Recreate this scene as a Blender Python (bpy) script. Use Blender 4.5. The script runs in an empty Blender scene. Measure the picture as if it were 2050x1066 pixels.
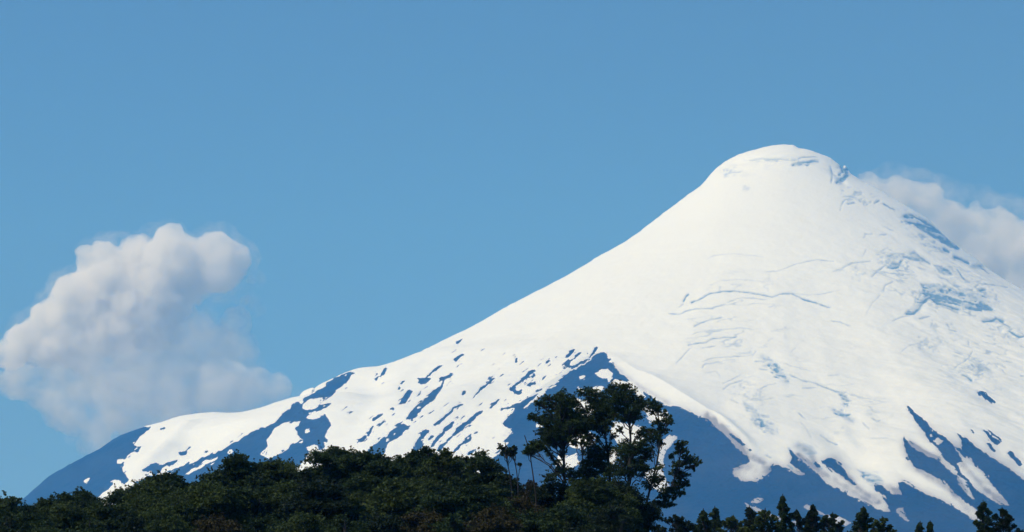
import bpy, math, random
import numpy as np
from mathutils import Vector

# ------------------------------------------------------------------ scene, camera, light
scene = bpy.context.scene
COL = scene.collection
scene.view_settings.view_transform = 'Standard'
scene.view_settings.look = 'None'
scene.view_settings.exposure = 0.0
scene.view_settings.gamma = 1.0
scene.view_settings.use_curve_mapping = False
scene.render.engine = 'CYCLES'
cy = scene.cycles
cy.use_denoising = True
cy.max_bounces = 14
cy.volume_bounces = 12
cy.diffuse_bounces = 3
cy.transparent_max_bounces = 8
cy.sample_clamp_indirect = 6.0

HFOV, PITCH, CAMZ = 16.0, 7.37, 1.7
FPX = 1025.0 / math.tan(math.radians(HFOV / 2))     # focal length in photo pixels
CP, SP = math.cos(math.radians(PITCH)), math.sin(math.radians(PITCH))
cam_data = bpy.data.cameras.new('camera')
cam_data.sensor_width = 36.0
cam_data.lens = 18.0 / math.tan(math.radians(HFOV / 2))
cam_data.clip_start = 0.5
cam_data.clip_end = 90000.0
cam = bpy.data.objects.new('camera', cam_data)
cam.location = (0, 0, CAMZ)
cam.rotation_euler = (math.radians(90 + PITCH), 0, 0)
COL.objects.link(cam)
scene.camera = cam

SUN_EL, SUN_AZ = 50.0, -122.0       # azimuth clockwise from +Y (the view direction); negative = to the left
SUN_E = 3.25
world = bpy.data.worlds.new('World')
scene.world = world
world.use_nodes = True
wn = world.node_tree
wn.nodes.clear()
sky = wn.nodes.new('ShaderNodeTexSky')
sky.sky_type = 'NISHITA'
sky.sun_disc = False
sky.sun_elevation = math.radians(SUN_EL)
sky.sun_rotation = math.radians(SUN_AZ)
sky.altitude = 2500
sky.air_density = 1.0
sky.dust_density = 0.0
sky.ozone_density = 3.0
tcw = wn.nodes.new('ShaderNodeTexCoord')
mpw = wn.nodes.new('ShaderNodeMapping')              # look a little higher into the model sky: no pale band at the horizon
mpw.inputs['Scale'].default_value = (1, 1, .45)
mpw.inputs['Location'].default_value = (0, 0, .10)
wn.links.new(tcw.outputs['Generated'], mpw.inputs['Vector'])
wn.links.new(mpw.outputs[0], sky.inputs['Vector'])
hs = wn.nodes.new('ShaderNodeHueSaturation')
hs.inputs['Saturation'].default_value = 1.2
bg = wn.nodes.new('ShaderNodeBackground')
bg.inputs['Strength'].default_value = 0.092
wo = wn.nodes.new('ShaderNodeOutputWorld')
wn.links.new(sky.outputs[0], hs.inputs['Color'])
wn.links.new(hs.outputs[0], bg.inputs['Color'])
wn.links.new(bg.outputs[0], wo.inputs['Surface'])

sun_data = bpy.data.lights.new('sun', 'SUN')
sun_data.energy = SUN_E
sun_data.angle = math.radians(0.5)
sun_data.color = (1.0, 0.985, 0.915)
sun = bpy.data.objects.new('sun', sun_data)
_az, _el = math.radians(SUN_AZ), math.radians(SUN_EL)
to_sun = Vector((math.sin(_az) * math.cos(_el), math.cos(_az) * math.cos(_el), math.sin(_el)))
sun.rotation_euler = (-to_sun).to_track_quat('-Z', 'Y').to_euler()
sun.location = (-60, -60, 120)
COL.objects.link(sun)


# ------------------------------------------------------------------ helpers
def ray(u, v, Y):
    """point at depth Y seen at photo pixel (u, v)"""
    a, b = (u - 1025.0) / FPX, (533.0 - v) / FPX
    t = Y / (CP - b * SP)
    return a * t, Y, CAMZ + t * (SP + b * CP)


def project(x, y, z):
    d = y * CP + (z - CAMZ) * SP
    h = -y * SP + (z - CAMZ) * CP
    return 1025.0 + FPX * x / d, 533.0 - FPX * h / d


def tag(o, label=None, cat=None, group=None, kind=None):
    if label: o['label'] = label
    if cat: o['category'] = cat
    if group: o['group'] = group
    if kind: o['kind'] = kind
    return o


def mesh_np(name, verts, faces, mat=None, parent=None, smooth=False):
    """verts (n,3), faces (m,k) numpy arrays -> one mesh object"""
    me = bpy.data.meshes.new(name)
    n, (m, k) = len(verts), faces.shape
    me.vertices.add(n)
    me.vertices.foreach_set('co', np.asarray(verts, np.float32).ravel())
    me.loops.add(m * k)
    me.loops.foreach_set('vertex_index', faces.astype(np.int32).ravel())
    me.polygons.add(m)
    me.polygons.foreach_set('loop_start', np.arange(0, m * k, k, dtype=np.int32))
    me.polygons.foreach_set('loop_total', np.full(m, k, np.int32))
    if smooth:
        me.polygons.foreach_set('use_smooth', np.ones(m, bool))
    me.update(calc_edges=True)
    if mat: me.materials.append(mat)
    o = bpy.data.objects.new(name, me)
    COL.objects.link(o)
    if parent: o.parent = parent
    return o


def new_mat(name):
    m = bpy.data.materials.new(name)
    m.use_nodes = True
    nt = m.node_tree
    nt.nodes.clear()
    out = nt.nodes.new('ShaderNodeOutputMaterial')
    return m, nt, out


def node(nt, kind, **kw):
    n = nt.nodes.new(kind)
    for k, v in kw.items():
        if k.startswith('i_'):
            n.inputs[k[2:].replace('_', ' ')].default_value = v
        else:
            setattr(n, k, v)
    return n


def mix_rgb(nt, fac, a, b):
    n = nt.nodes.new('ShaderNodeMix')
    n.data_type = 'RGBA'
    for sock, val in ((n.inputs[0], fac), (n.inputs[6], a), (n.inputs[7], b)):
        if hasattr(val, 'links') or isinstance(val, bpy.types.NodeSocket):
            nt.links.new(val, sock)
        elif isinstance(val, tuple):
            sock.default_value = (*val, 1.0)
        else:
            sock.default_value = val
    return n.outputs[2]


def math_n(nt, op, a, b=None, clamp=False):
    n = nt.nodes.new('ShaderNodeMath')
    n.operation = op
    n.use_clamp = clamp
    for i, val in enumerate((a, b)):
        if val is None: continue
        if isinstance(val, bpy.types.NodeSocket): nt.links.new(val, n.inputs[i])
        else: n.inputs[i].default_value = val
    return n.outputs[0]


def value_noise(x, y, seed, octaves=5, lac=2.0, gain=0.5):
    """smooth lattice noise on arrays x, y (period-free), about -1..1"""
    out = np.zeros_like(x, dtype=np.float64)
    amp, tot = 1.0, 0.0
    for o in range(octaves):
        rs = np.random.RandomState(seed + o * 17)
        tab = rs.rand(256, 256) * 2 - 1
        xs, ys = x * lac ** o, y * lac ** o
        xi, yi = np.floor(xs).astype(int), np.floor(ys).astype(int)
        fx, fy = xs - xi, ys - yi
        fx, fy = fx * fx * (3 - 2 * fx), fy * fy * (3 - 2 * fy)
        a = tab[xi & 255, yi & 255]; b = tab[(xi + 1) & 255, yi & 255]
        c = tab[xi & 255, (yi + 1) & 255]; d = tab[(xi + 1) & 255, (yi + 1) & 255]
        out += amp * ((a * (1 - fx) + b * fx) * (1 - fy) + (c * (1 - fx) + d * fx) * fy)
        tot += amp
        amp *= gain
    return out / tot

# ------------------------------------------------------------------ volcano: outlines traced from the photograph
D = 16000.0                       # distance of the summit axis
U0, V0, UW, VH = -500, 240, 3100, 1100   # lattice of photo pixels that holds the snow line tracing


class R:                          # tracing frames: origin and zoom
    def __init__(s, x, y, k): s.x, s.y, s.k = x, y, k
    def __call__(s, *p): return [(s.x + a / s.k, s.y + b / s.k) for a, b in zip(p[::2], p[1::2])]


A = R(0, 853, 5); B = R(400, 853, 5); C = R(700, 680, 5); Dd = R(800, 853, 5); E = R(1000, 760, 5)
G = R(900, 660, 2.625); H = R(1300, 780, 3.727); I = R(1530, 780, 3.727); J = R(480, 660, 3.727)
K = R(0, 780, 3.727); M = R(1000, 540, 3.332); N = R(1380, 270, 4.636); P = R(1650, 310, 3.135)
Q = R(1330, 460, 3.135); S = R(1650, 480, 3.135); Z = R(0, 0, 1)

SKYLINE = (Z(-900, 1330, -500, 1235, -200, 1125, -60, 1065, 20, 1018, 54, 993, 66, 975, 86, 963, 104, 945, 118, 939, 144, 930, 160, 922, 172, 913, 200, 895,
             234, 874, 256, 865, 278, 856, 290, 854, 303, 851, 333, 843, 368, 835, 402, 831, 424, 830, 443, 834, 456, 840, 480, 843,
             520, 834, 539, 822, 582, 801, 609, 783, 652, 765, 695, 745, 708, 739, 735, 733, 764, 733, 791, 727, 813, 715, 842, 704,
             882, 684, 931, 661, 968, 641, 1000, 622, 1063, 589, 1110, 565, 1156, 540, 1200, 512, 1250, 485, 1280, 464, 1320, 433, 1360, 403,
             1380, 387.5, 1401, 373.5, 1412, 362, 1423, 347.6, 1436, 335, 1451, 324, 1477, 310, 1509, 300, 1548, 291, 1570, 289.5, 1589, 291,
             1600, 297, 1622, 301, 1643, 309, 1663, 316, 1678, 328, 1685, 335, 1690, 331, 1693, 332, 1699, 339, 1704, 348, 1729, 364,
             1747, 372.5, 1779, 391, 1799, 403, 1829, 421, 1857, 437.6, 1880, 460, 1902, 482, 1931, 501, 1969, 530, 2001, 554, 2050, 581,
             2200, 672, 2400, 790, 2700, 950, 3100, 1130))

# paint order: (value, polygon); 1 = bare rock, 0 = snow
PAINT = []
def rock(p): PAINT.append((1, p))
def snow(p): PAINT.append((0, p))

rock(Z(-500, 1400, -500, 800, 100, 850, 280, 835) + A(1450, 0, 1520, 8, 1450, 60, 1400, 110, 1340, 185, 1360, 210, 1410, 200, 1390, 265, 1340, 250,
     1290, 280, 1250, 330, 1235, 370, 1230, 450, 1260, 500, 1295, 545, 1245, 590, 1200, 545, 1130, 530, 1125, 555, 1140, 590,
     1060, 650, 980, 710, 900, 790, 780, 850, 600, 1065, 500, 1400, 400, 2000))
snow(A(845, 580, 840, 545, 880, 515, 900, 510, 885, 550, 860, 580))
snow(A(1170, 345, 1190, 330, 1235, 325, 1248, 345, 1210, 370, 1180, 378))
rock(J(850, 316, 800, 318, 640, 395, 640, 425, 580, 455, 480, 510, 390, 560, 380, 600, 350, 605, 300, 650, 270, 690, 200, 720, 100, 760, 0, 825)
     + K(1850, 335, 1780, 375, 1700, 425, 1600, 480, 1500, 515, 1420, 555, 1320, 595, 1300, 660, 1100, 800) + Z(200, 1150, 560, 1150)
     + B(870, 410, 960, 440, 1000, 400, 1088, 285, 1095, 255, 1075, 248, 1060, 220, 1100, 188, 1165, 183, 1195, 205, 1185, 240, 1240, 225, 1255, 200,
         1230, 160, 1285, 150, 1245, 95)
     + J(635, 790, 650, 745, 685, 710, 650, 660, 630, 625, 610, 650, 560, 670, 510, 668, 500, 650, 545, 610, 600, 600, 640, 580, 685, 543,
         600, 568, 560, 590, 500, 600, 470, 590, 475, 550, 530, 515, 600, 508, 655, 500, 700, 455, 800, 395))
snow(Z(560, 1150) + B(870, 410, 1000, 420, 1100, 300) + Z(640, 1150))
snow(J(265, 730, 310, 700, 380, 685, 455, 685, 430, 720, 410, 735, 440, 800, 480, 820, 470, 840, 400, 850, 350, 900, 280, 940, 215, 965, 160, 940, 210, 870, 200, 825))
snow(J(475, 755, 500, 738, 525, 750, 515, 768, 485, 770))
snow(B(270, 265, 300, 240, 325, 235, 325, 260, 290, 275))
snow(B(0, 410, 0, 380, 60, 345, 190, 305, 150, 345, 60, 385))
snow(K(1380, 640, 1400, 610, 1500, 555, 1630, 500, 1600, 530, 1450, 610))
rock(A(1590, 40, 1600, 15, 1650, 5, 1655, 18, 1610, 40))
rock(A(1775, 265, 1820, 255, 1880, 250, 1860, 285, 1810, 298, 1790, 285))
rock(A(1885, 215, 1910, 200, 1912, 212, 1895, 225))
rock(A(1425, 455, 1440, 420, 1500, 385, 1570, 375, 1620, 385, 1770, 335, 1785, 345, 1720, 390, 1640, 402, 1600, 460, 1550, 495, 1400, 570, 1345, 570,
       1480, 505, 1540, 490, 1520, 440, 1490, 440, 1450, 465))
rock(A(1660, 460, 1900, 380, 2048, 330, 2040, 350, 1900, 400, 1800, 480))
rock(B(410, 92, 430, 68, 447, 70, 425, 94)); rock(B(50, 268, 58, 245, 80, 252, 72, 272))
rock(C(335, 290, 370, 300, 360, 330, 330, 360, 290, 375, 285, 400, 260, 415, 250, 400, 280, 375, 325, 345))
rock(C(500, 440, 520, 415, 548, 410, 535, 435, 510, 448)); rock(C(472, 492, 505, 472, 512, 485, 490, 500))
rock(C(500, 650, 515, 600, 545, 550, 600, 505, 628, 512, 605, 560, 595, 590, 550, 630))
rock(C(400, 697, 430, 673, 452, 678, 440, 700)); rock(C(235, 805, 255, 775, 335, 730, 337, 747, 290, 780, 250, 812))
rock(C(280, 867, 310, 840, 355, 815, 350, 837, 300, 875))
rock(C(80, 1000, 110, 985, 150, 935, 190, 915, 225, 855, 242, 860, 212, 930, 205, 960, 160, 1005, 110, 1030, 85, 1020))
rock(C(675, 380, 720, 385, 760, 375, 790, 345, 830, 308, 880, 268, 925, 250, 922, 270, 880, 303, 830, 333, 790, 362, 765, 378, 800, 388, 812, 375, 800, 410,
       760, 442, 720, 445, 690, 438, 700, 405))
rock(C(1035, 335, 1010, 333, 990, 360, 930, 375, 890, 400, 930, 410, 925, 440, 880, 470, 840, 500, 790, 560, 740, 600, 680, 650, 640, 690, 600, 750,
       565, 800, 600, 800, 625, 830, 660, 780, 690, 740, 730, 690, 760, 650, 820, 620, 860, 580, 910, 490, 945, 430, 945, 395, 1000, 387, 1030, 360))
snow(C(660, 690, 690, 665, 722, 663, 700, 688, 670, 697))
rock(C(530, 838, 480, 868, 400, 930, 300, 1010) + B(1740, 190, 1690, 235, 1640, 300, 1700, 380, 1790, 325, 1850, 270, 1880, 200, 1930, 115)
     + C(400, 1060, 420, 1020, 480, 980, 540, 930, 622, 852, 580, 868))
snow(C(358, 1025, 365, 998, 397, 983, 385, 1018)); snow(C(438, 955, 448, 933, 468, 928, 452, 957))
rock(C(835, 867, 870, 820, 930, 780, 980, 728, 1030, 688, 1130, 638, 1127, 655, 1060, 690, 1010, 732, 960, 782, 900, 840))
rock(Dd(130, 260, 150, 190, 180, 140, 220, 75, 260, 40, 297, 43, 280, 75, 240, 105, 210, 140, 235, 190, 190, 250))
rock(C(778, 1005, 800, 968, 837, 953, 820, 990, 792, 1013))
rock(C(800, 1090, 860, 980, 920, 920, 970, 860, 1010, 835, 1058, 830, 1020, 880, 960, 922, 900, 980, 860, 1030, 835, 1075))
rock(C(1342, 708, 1310, 713, 1250, 748, 1200, 788, 1150, 838, 1090, 868, 1050, 918, 1020, 968, 960, 1020, 900, 1065)
     + Dd(360, 250, 400, 260, 430, 220, 480, 160, 530, 112, 590, 62) + C(1100, 922, 1160, 870, 1220, 820, 1300, 752))
rock(C(1398, 683, 1440, 638, 1500, 592, 1512, 605, 1460, 652, 1410, 690))
rock(Dd(650, 130, 670, 110, 700, 95, 722, 60, 722, 92, 715, 130, 690, 150, 672, 168, 620, 192, 562, 240, 530, 262, 556, 220, 600, 188, 645, 160))
rock(C(1233, 938, 1260, 918, 1297, 913, 1270, 932, 1245, 943)); rock(Dd(680, 282, 700, 258, 740, 228, 757, 240, 732, 266, 700, 292))
rock(C(1228, 582, 1288, 508, 1328, 473, 1378, 418, 1445, 372, 1452, 386, 1392, 437, 1342, 492, 1292, 533, 1240, 584))
rock(C(1120, 547, 1135, 518, 1162, 513, 1150, 537, 1130, 550)); rock(C(1058, 37, 1073, 13, 1122, -8, 1117, 10, 1077, 40))
rock(C(1038, 197, 1058, 178, 1120, 143, 1142, 150, 1120, 163, 1060, 202)); rock(C(1077, 217, 1095, 203, 1098, 222))
rock(C(1653, 227, 1668, 183, 1687, 183, 1682, 212, 1665, 233)); rock(C(1963, 238, 1973, 208, 2007, 187, 1992, 222, 1980, 243))
rock(C(1872, 312, 1840, 299, 1800, 318, 1750, 368, 1690, 413, 1640, 448, 1608, 490, 1603, 510, 1640, 527, 1670, 552, 1712, 542, 1722, 493, 1690, 508, 1657, 508,
       1662, 462, 1700, 432, 1760, 397, 1812, 352, 1852, 327))
rock(C(1768, 462, 1800, 428, 1852, 418, 1842, 447, 1800, 472)); rock(C(1923, 402, 1943, 368, 1977, 356, 1952, 387, 1930, 405))
rock(C(1848, 517, 1878, 498, 1927, 486, 1917, 504, 1870, 522)); rock(C(1818, 372, 1850, 338, 1860, 350, 1830, 380))
# pyramid and everything under the glacier tongues
rock(C(1510, 715, 1540, 685, 1600, 670, 1690, 640, 1750, 600, 1880, 538, 1892, 535, 1850, 580, 1760, 640, 1730, 695, 1790, 660, 1850, 620, 1940, 550, 1960, 515, 2050, 470)
     + G(560, 295, 585, 272, 570, 266, 640, 215, 690, 190, 735, 165, 760, 140, 790, 120, 815, 118, 832, 145, 828, 163, 870, 195, 910, 240, 950, 285, 1000, 310,
         1050, 345, 1110, 385, 1150, 400, 1200, 405, 1260, 430, 1310, 455)
     + H(430, 220, 480, 265, 540, 320, 590, 365, 640, 430, 700, 480, 750, 520, 735, 540, 640, 580, 620, 620, 640, 655, 700, 680, 800, 683, 860, 660, 910, 600, 912, 550)
     + I(60, 555, 130, 575, 205, 598, 240, 630, 275, 642, 303, 632, 280, 605, 230, 575, 190, 545, 205, 505, 180, 440, 200, 450, 230, 490, 300, 545, 350, 590, 420, 650,
         460, 700, 560, 750, 700, 820, 850, 900, 940, 918, 925, 870, 890, 800, 830, 745, 822, 718, 850, 705, 885, 712, 900, 750, 940, 770, 985, 782, 1035, 790, 1025, 750,
         1003, 710, 1010, 688, 1040, 690, 1150, 755, 1270, 805, 1400, 870, 1500, 930, 1575, 975, 1640, 990, 1590, 910, 1560, 880, 1480, 810, 1420, 770, 1380, 720,
         1340, 680, 1260, 640, 1180, 600, 1110, 570, 1060, 480, 1045, 420, 1035, 350, 1070, 390, 1120, 440, 1200, 485, 1300, 530, 1350, 570, 1420, 640, 1460, 700,
         1500, 780, 1540, 815, 1583, 826, 1550, 770, 1500, 680, 1450, 610, 1400, 560, 1340, 500, 1300, 450, 1290, 420, 1240, 385, 1210, 340, 1150, 260, 1110, 210,
         1062, 120, 1078, 118, 1110, 165, 1190, 230, 1260, 300, 1340, 350, 1400, 400, 1440, 460, 1480, 540, 1430, 545, 1470, 610, 1520, 680, 1580, 750, 1650, 800,
         1750, 850, 1838, 878, 1790, 810, 1740, 750, 1680, 680, 1640, 620, 1580, 560, 1530, 510, 1490, 470, 1475, 410, 1470, 370, 1420, 310, 1460, 340, 1530, 380,
         1590, 440, 1700, 510, 1800, 570, 1860, 620, 1938, 675) + Z(2150, 1000, 2350, 1060, 2600, 1180, 2600, 1340, 900, 1340)
     + Dd(0, 2400, 800, 500, 870, 370, 930, 320, 1000, 270, 1085, 210, 1090, 150, 1040, 160, 1080, 110, 1130, 60, 1110, 35, 1070, 10)
     + C(1535, 835, 1590, 780, 1640, 730, 1665, 690, 1630, 680, 1550, 697))
rock(I(430, 540, 480, 515, 535, 513, 545, 545, 590, 590, 605, 625, 660, 680, 700, 730, 640, 690, 580, 645, 520, 600))
rock(I(370, 545, 400, 550, 425, 580, 400, 585)); rock(I(1430, 425, 1460, 430, 1500, 485, 1510, 520, 1470, 480))
rock(I(1532, 295, 1550, 295, 1580, 325, 1560, 325)); rock(I(1620, 288, 1660, 310, 1700, 350, 1750, 375, 1765, 395, 1740, 412, 1700, 385, 1660, 335))
rock(I(1655, 395, 1690, 410, 1728, 460, 1710, 470, 1675, 430)); rock(I(1818, 460, 1850, 465, 1885, 510, 1925, 560, 1912, 575, 1870, 525, 1830, 500))
rock(I(1600, 5, 1630, 10, 1665, 55, 1720, 92, 1700, 102, 1650, 65, 1605, 30))
rock(M(435, 587, 468, 540, 500, 528, 492, 550, 450, 588)); rock(M(428, 628, 450, 605, 490, 590, 520, 558, 556, 543, 502, 590, 470, 612, 475, 640, 500, 640, 540, 612, 590, 588, 618, 560,
       635, 510, 658, 518, 632, 562, 600, 592, 560, 622, 520, 642, 480, 664, 440, 648))
rock(M(575, 560, 592, 545, 590, 560)); rock(M(305, 628, 320, 600, 340, 595, 322, 630))
rock(H(590, 318, 625, 335, 680, 370, 722, 420, 700, 415, 655, 380, 610, 345)); rock(H(720, 425, 765, 455, 750, 460))
# snow lying on the dark rock
snow(G(760, 235, 800, 210, 830, 205, 855, 225, 865, 260, 920, 270, 960, 290, 1000, 310, 1035, 350, 1020, 365, 980, 350, 940, 310, 880, 300, 850, 290, 830, 265, 790, 250))
snow(G(680, 245, 700, 235, 718, 240, 705, 255, 688, 262)); snow(G(668, 308, 690, 303, 712, 318, 690, 332))
snow(E(920, 100, 960, 70, 1030, 68, 1060, 90, 1010, 130, 970, 170, 930, 130)); snow(E(690, 200, 780, 190, 900, 220, 960, 290, 900, 370, 790, 360, 700, 260))
snow(E(1120, 420, 1290, 440, 1420, 470, 1480, 620, 1300, 690, 1180, 640, 1110, 540)); snow(E(690, 600, 750, 540, 900, 520, 965, 580, 945, 670, 800, 695, 705, 675)); snow(E(560, 870, 610, 725, 700, 765, 775, 720, 800, 860, 700, 895))
snow(E(1300, 225, 1450, 235, 1690, 320, 1720, 430, 1600, 445, 1480, 400, 1465, 330)); snow(E(1095, 690, 1200, 690, 1190, 760, 1130, 880, 1100, 850))
snow(E(1615, 650, 1640, 610, 1700, 545, 1775, 555, 1790, 590, 1720, 650, 1665, 730, 1640, 800, 1660, 870, 1620, 900, 1700, 1060, 1640, 1150, 1500, 1060, 1440, 920, 1580, 880, 1580, 750))
snow(E(355, 450, 400, 435, 440, 450, 420, 475, 370, 478))
snow(H(758, 832, 790, 800, 848, 800, 848, 832, 820, 852, 770, 842))
snow(H(693, 838, 720, 848, 790, 878, 850, 903, 950, 945, 1050, 975, 1160, 975, 1150, 1000, 1100, 1012, 1000, 985, 900, 962, 830, 922, 740, 884))
snow(H(1143, 872, 1170, 858, 1230, 888, 1330, 938, 1400, 938, 1460, 958, 1510, 995, 1480, 1012, 1400, 1002, 1340, 962, 1250, 922, 1180, 902))
snow(I(983, 902, 1000, 878, 1030, 888, 1060, 940, 1092, 977, 1060, 977, 1010, 937)); snow(I(1230, 330, 1250, 325, 1262, 345, 1240, 350))
snow(I(1262, 385, 1290, 350, 1330, 375, 1325, 410, 1290, 415))


def fill_polygon(grid, pts, value):
    """even-odd scan fill on the photo-pixel lattice"""
    p = [(x - U0, y - V0) for x, y in pts]
    ys = [q[1] for q in p]
    for r in range(max(0, int(min(ys))), min(VH - 1, int(max(ys)) + 1)):
        yc = r + 0.5
        xs = []
        for (x1, y1), (x2, y2) in zip(p, p[1:] + p[:1]):
            if (y1 <= yc) != (y2 <= yc):
                xs.append(x1 + (yc - y1) * (x2 - x1) / (y2 - y1))
        xs.sort()
        for a, b in zip(xs[::2], xs[1::2]):
            i, j = max(0, math.ceil(a - 0.5)), min(UW, math.floor(b - 0.5) + 1)
            if j > i: grid[r, i:j] = value


def blur(g, s):
    k = int(3 * s + 1)
    w = np.exp(-0.5 * (np.arange(-k, k + 1) / s) ** 2); w /= w.sum()
    for ax in (0, 1):
        pad = [(0, 0), (0, 0)]; pad[ax] = (k, k)
        q = np.pad(g, pad, mode='edge')
        n = g.shape[ax]
        g = sum(w[i] * (q[i:i + n, :] if ax == 0 else q[:, i:i + n]) for i in range(2 * k + 1))
    return g


rock_map = np.zeros((VH, UW), np.float32)
for val, poly in PAINT:
    fill_polygon(rock_map, poly, val)
rock_map = blur(rock_map, 1.0)

# crevasses and ice cliffs: (points, width in px, depth) ; blue ice and crevasse shadow painted as one colour under each lip
ICE_SHADE = []
def ice(pts, w, s): ICE_SHADE.append((pts, w, s))
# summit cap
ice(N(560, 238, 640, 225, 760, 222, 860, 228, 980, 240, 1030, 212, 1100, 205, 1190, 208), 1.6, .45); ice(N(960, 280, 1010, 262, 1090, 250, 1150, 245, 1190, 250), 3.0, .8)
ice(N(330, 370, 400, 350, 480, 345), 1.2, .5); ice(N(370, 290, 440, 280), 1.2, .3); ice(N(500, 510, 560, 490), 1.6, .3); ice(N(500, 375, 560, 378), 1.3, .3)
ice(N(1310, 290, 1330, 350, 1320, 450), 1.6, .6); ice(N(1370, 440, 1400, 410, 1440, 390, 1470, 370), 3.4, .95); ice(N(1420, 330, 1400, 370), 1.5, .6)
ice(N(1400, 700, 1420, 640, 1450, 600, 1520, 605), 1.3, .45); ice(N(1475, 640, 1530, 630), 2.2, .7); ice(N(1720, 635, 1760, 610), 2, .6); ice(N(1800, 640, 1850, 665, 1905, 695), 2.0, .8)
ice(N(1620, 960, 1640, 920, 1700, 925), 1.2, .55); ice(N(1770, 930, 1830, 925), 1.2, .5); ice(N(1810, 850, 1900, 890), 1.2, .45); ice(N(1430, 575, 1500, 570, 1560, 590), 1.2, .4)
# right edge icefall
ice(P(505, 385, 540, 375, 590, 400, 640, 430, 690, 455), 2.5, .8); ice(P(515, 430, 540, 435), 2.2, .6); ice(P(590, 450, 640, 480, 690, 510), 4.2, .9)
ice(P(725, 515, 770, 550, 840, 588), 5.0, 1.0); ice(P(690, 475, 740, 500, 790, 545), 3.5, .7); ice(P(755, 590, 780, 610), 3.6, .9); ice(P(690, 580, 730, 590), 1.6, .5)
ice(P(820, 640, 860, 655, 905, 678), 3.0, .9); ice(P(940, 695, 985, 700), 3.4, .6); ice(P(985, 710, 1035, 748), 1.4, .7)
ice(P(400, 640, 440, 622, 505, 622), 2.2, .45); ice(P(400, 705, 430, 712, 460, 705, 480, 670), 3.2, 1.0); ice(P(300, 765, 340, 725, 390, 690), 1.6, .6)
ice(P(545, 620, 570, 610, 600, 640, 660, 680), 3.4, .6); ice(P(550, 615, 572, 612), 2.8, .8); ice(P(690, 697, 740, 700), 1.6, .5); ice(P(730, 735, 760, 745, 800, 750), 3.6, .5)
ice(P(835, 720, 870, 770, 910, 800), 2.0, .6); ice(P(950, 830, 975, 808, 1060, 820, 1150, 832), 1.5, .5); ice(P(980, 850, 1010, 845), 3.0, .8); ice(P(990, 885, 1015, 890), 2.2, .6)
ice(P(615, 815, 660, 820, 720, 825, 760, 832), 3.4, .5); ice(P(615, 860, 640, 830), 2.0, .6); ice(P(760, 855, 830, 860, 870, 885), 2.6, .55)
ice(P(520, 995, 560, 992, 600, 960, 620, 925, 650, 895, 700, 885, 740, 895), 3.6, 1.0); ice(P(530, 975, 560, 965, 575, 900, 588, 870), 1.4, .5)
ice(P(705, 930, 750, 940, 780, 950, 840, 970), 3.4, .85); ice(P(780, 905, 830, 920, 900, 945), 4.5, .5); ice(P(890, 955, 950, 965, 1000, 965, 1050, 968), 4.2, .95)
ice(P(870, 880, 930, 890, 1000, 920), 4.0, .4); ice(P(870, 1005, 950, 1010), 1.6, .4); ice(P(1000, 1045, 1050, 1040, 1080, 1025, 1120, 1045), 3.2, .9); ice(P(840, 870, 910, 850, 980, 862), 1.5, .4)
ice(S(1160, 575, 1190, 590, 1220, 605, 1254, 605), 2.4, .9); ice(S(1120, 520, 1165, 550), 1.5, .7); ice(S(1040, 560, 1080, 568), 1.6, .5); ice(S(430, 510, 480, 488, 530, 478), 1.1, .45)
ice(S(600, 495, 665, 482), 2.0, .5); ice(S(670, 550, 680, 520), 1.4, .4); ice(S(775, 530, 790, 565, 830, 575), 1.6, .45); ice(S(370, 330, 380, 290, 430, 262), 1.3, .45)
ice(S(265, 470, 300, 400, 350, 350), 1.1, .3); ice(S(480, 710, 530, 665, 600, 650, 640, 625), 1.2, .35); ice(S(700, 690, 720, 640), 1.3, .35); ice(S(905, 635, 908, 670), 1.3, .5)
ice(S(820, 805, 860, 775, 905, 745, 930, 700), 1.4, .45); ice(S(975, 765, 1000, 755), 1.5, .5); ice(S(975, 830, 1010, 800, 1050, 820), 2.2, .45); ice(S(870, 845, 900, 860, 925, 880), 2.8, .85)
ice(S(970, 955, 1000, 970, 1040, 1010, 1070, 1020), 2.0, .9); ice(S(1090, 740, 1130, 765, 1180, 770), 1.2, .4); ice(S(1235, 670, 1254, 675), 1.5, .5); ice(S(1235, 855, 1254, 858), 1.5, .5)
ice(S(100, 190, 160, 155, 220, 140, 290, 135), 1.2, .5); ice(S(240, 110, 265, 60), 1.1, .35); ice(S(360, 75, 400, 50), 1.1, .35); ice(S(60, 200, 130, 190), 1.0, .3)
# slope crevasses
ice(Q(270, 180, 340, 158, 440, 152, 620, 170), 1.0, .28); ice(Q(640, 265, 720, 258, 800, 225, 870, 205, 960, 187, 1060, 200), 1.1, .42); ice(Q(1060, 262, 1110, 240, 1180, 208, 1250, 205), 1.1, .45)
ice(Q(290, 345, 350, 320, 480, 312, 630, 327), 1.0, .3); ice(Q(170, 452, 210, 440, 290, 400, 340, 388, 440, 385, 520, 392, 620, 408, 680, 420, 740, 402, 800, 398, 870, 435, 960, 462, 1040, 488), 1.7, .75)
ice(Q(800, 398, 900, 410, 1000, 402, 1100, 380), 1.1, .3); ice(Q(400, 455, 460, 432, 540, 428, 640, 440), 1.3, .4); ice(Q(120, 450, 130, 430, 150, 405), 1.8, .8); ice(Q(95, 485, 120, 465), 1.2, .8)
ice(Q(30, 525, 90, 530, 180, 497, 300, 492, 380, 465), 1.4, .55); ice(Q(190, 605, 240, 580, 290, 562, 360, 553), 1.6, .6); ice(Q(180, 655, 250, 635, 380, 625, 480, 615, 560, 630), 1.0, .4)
ice(Q(150, 725, 200, 712, 260, 708, 300, 685, 370, 675, 450, 672), 1.5, .6); ice(Q(75, 840, 110, 800, 160, 745), 1.2, .5); ice(Q(240, 745, 320, 730), 1.1, .45)
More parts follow.
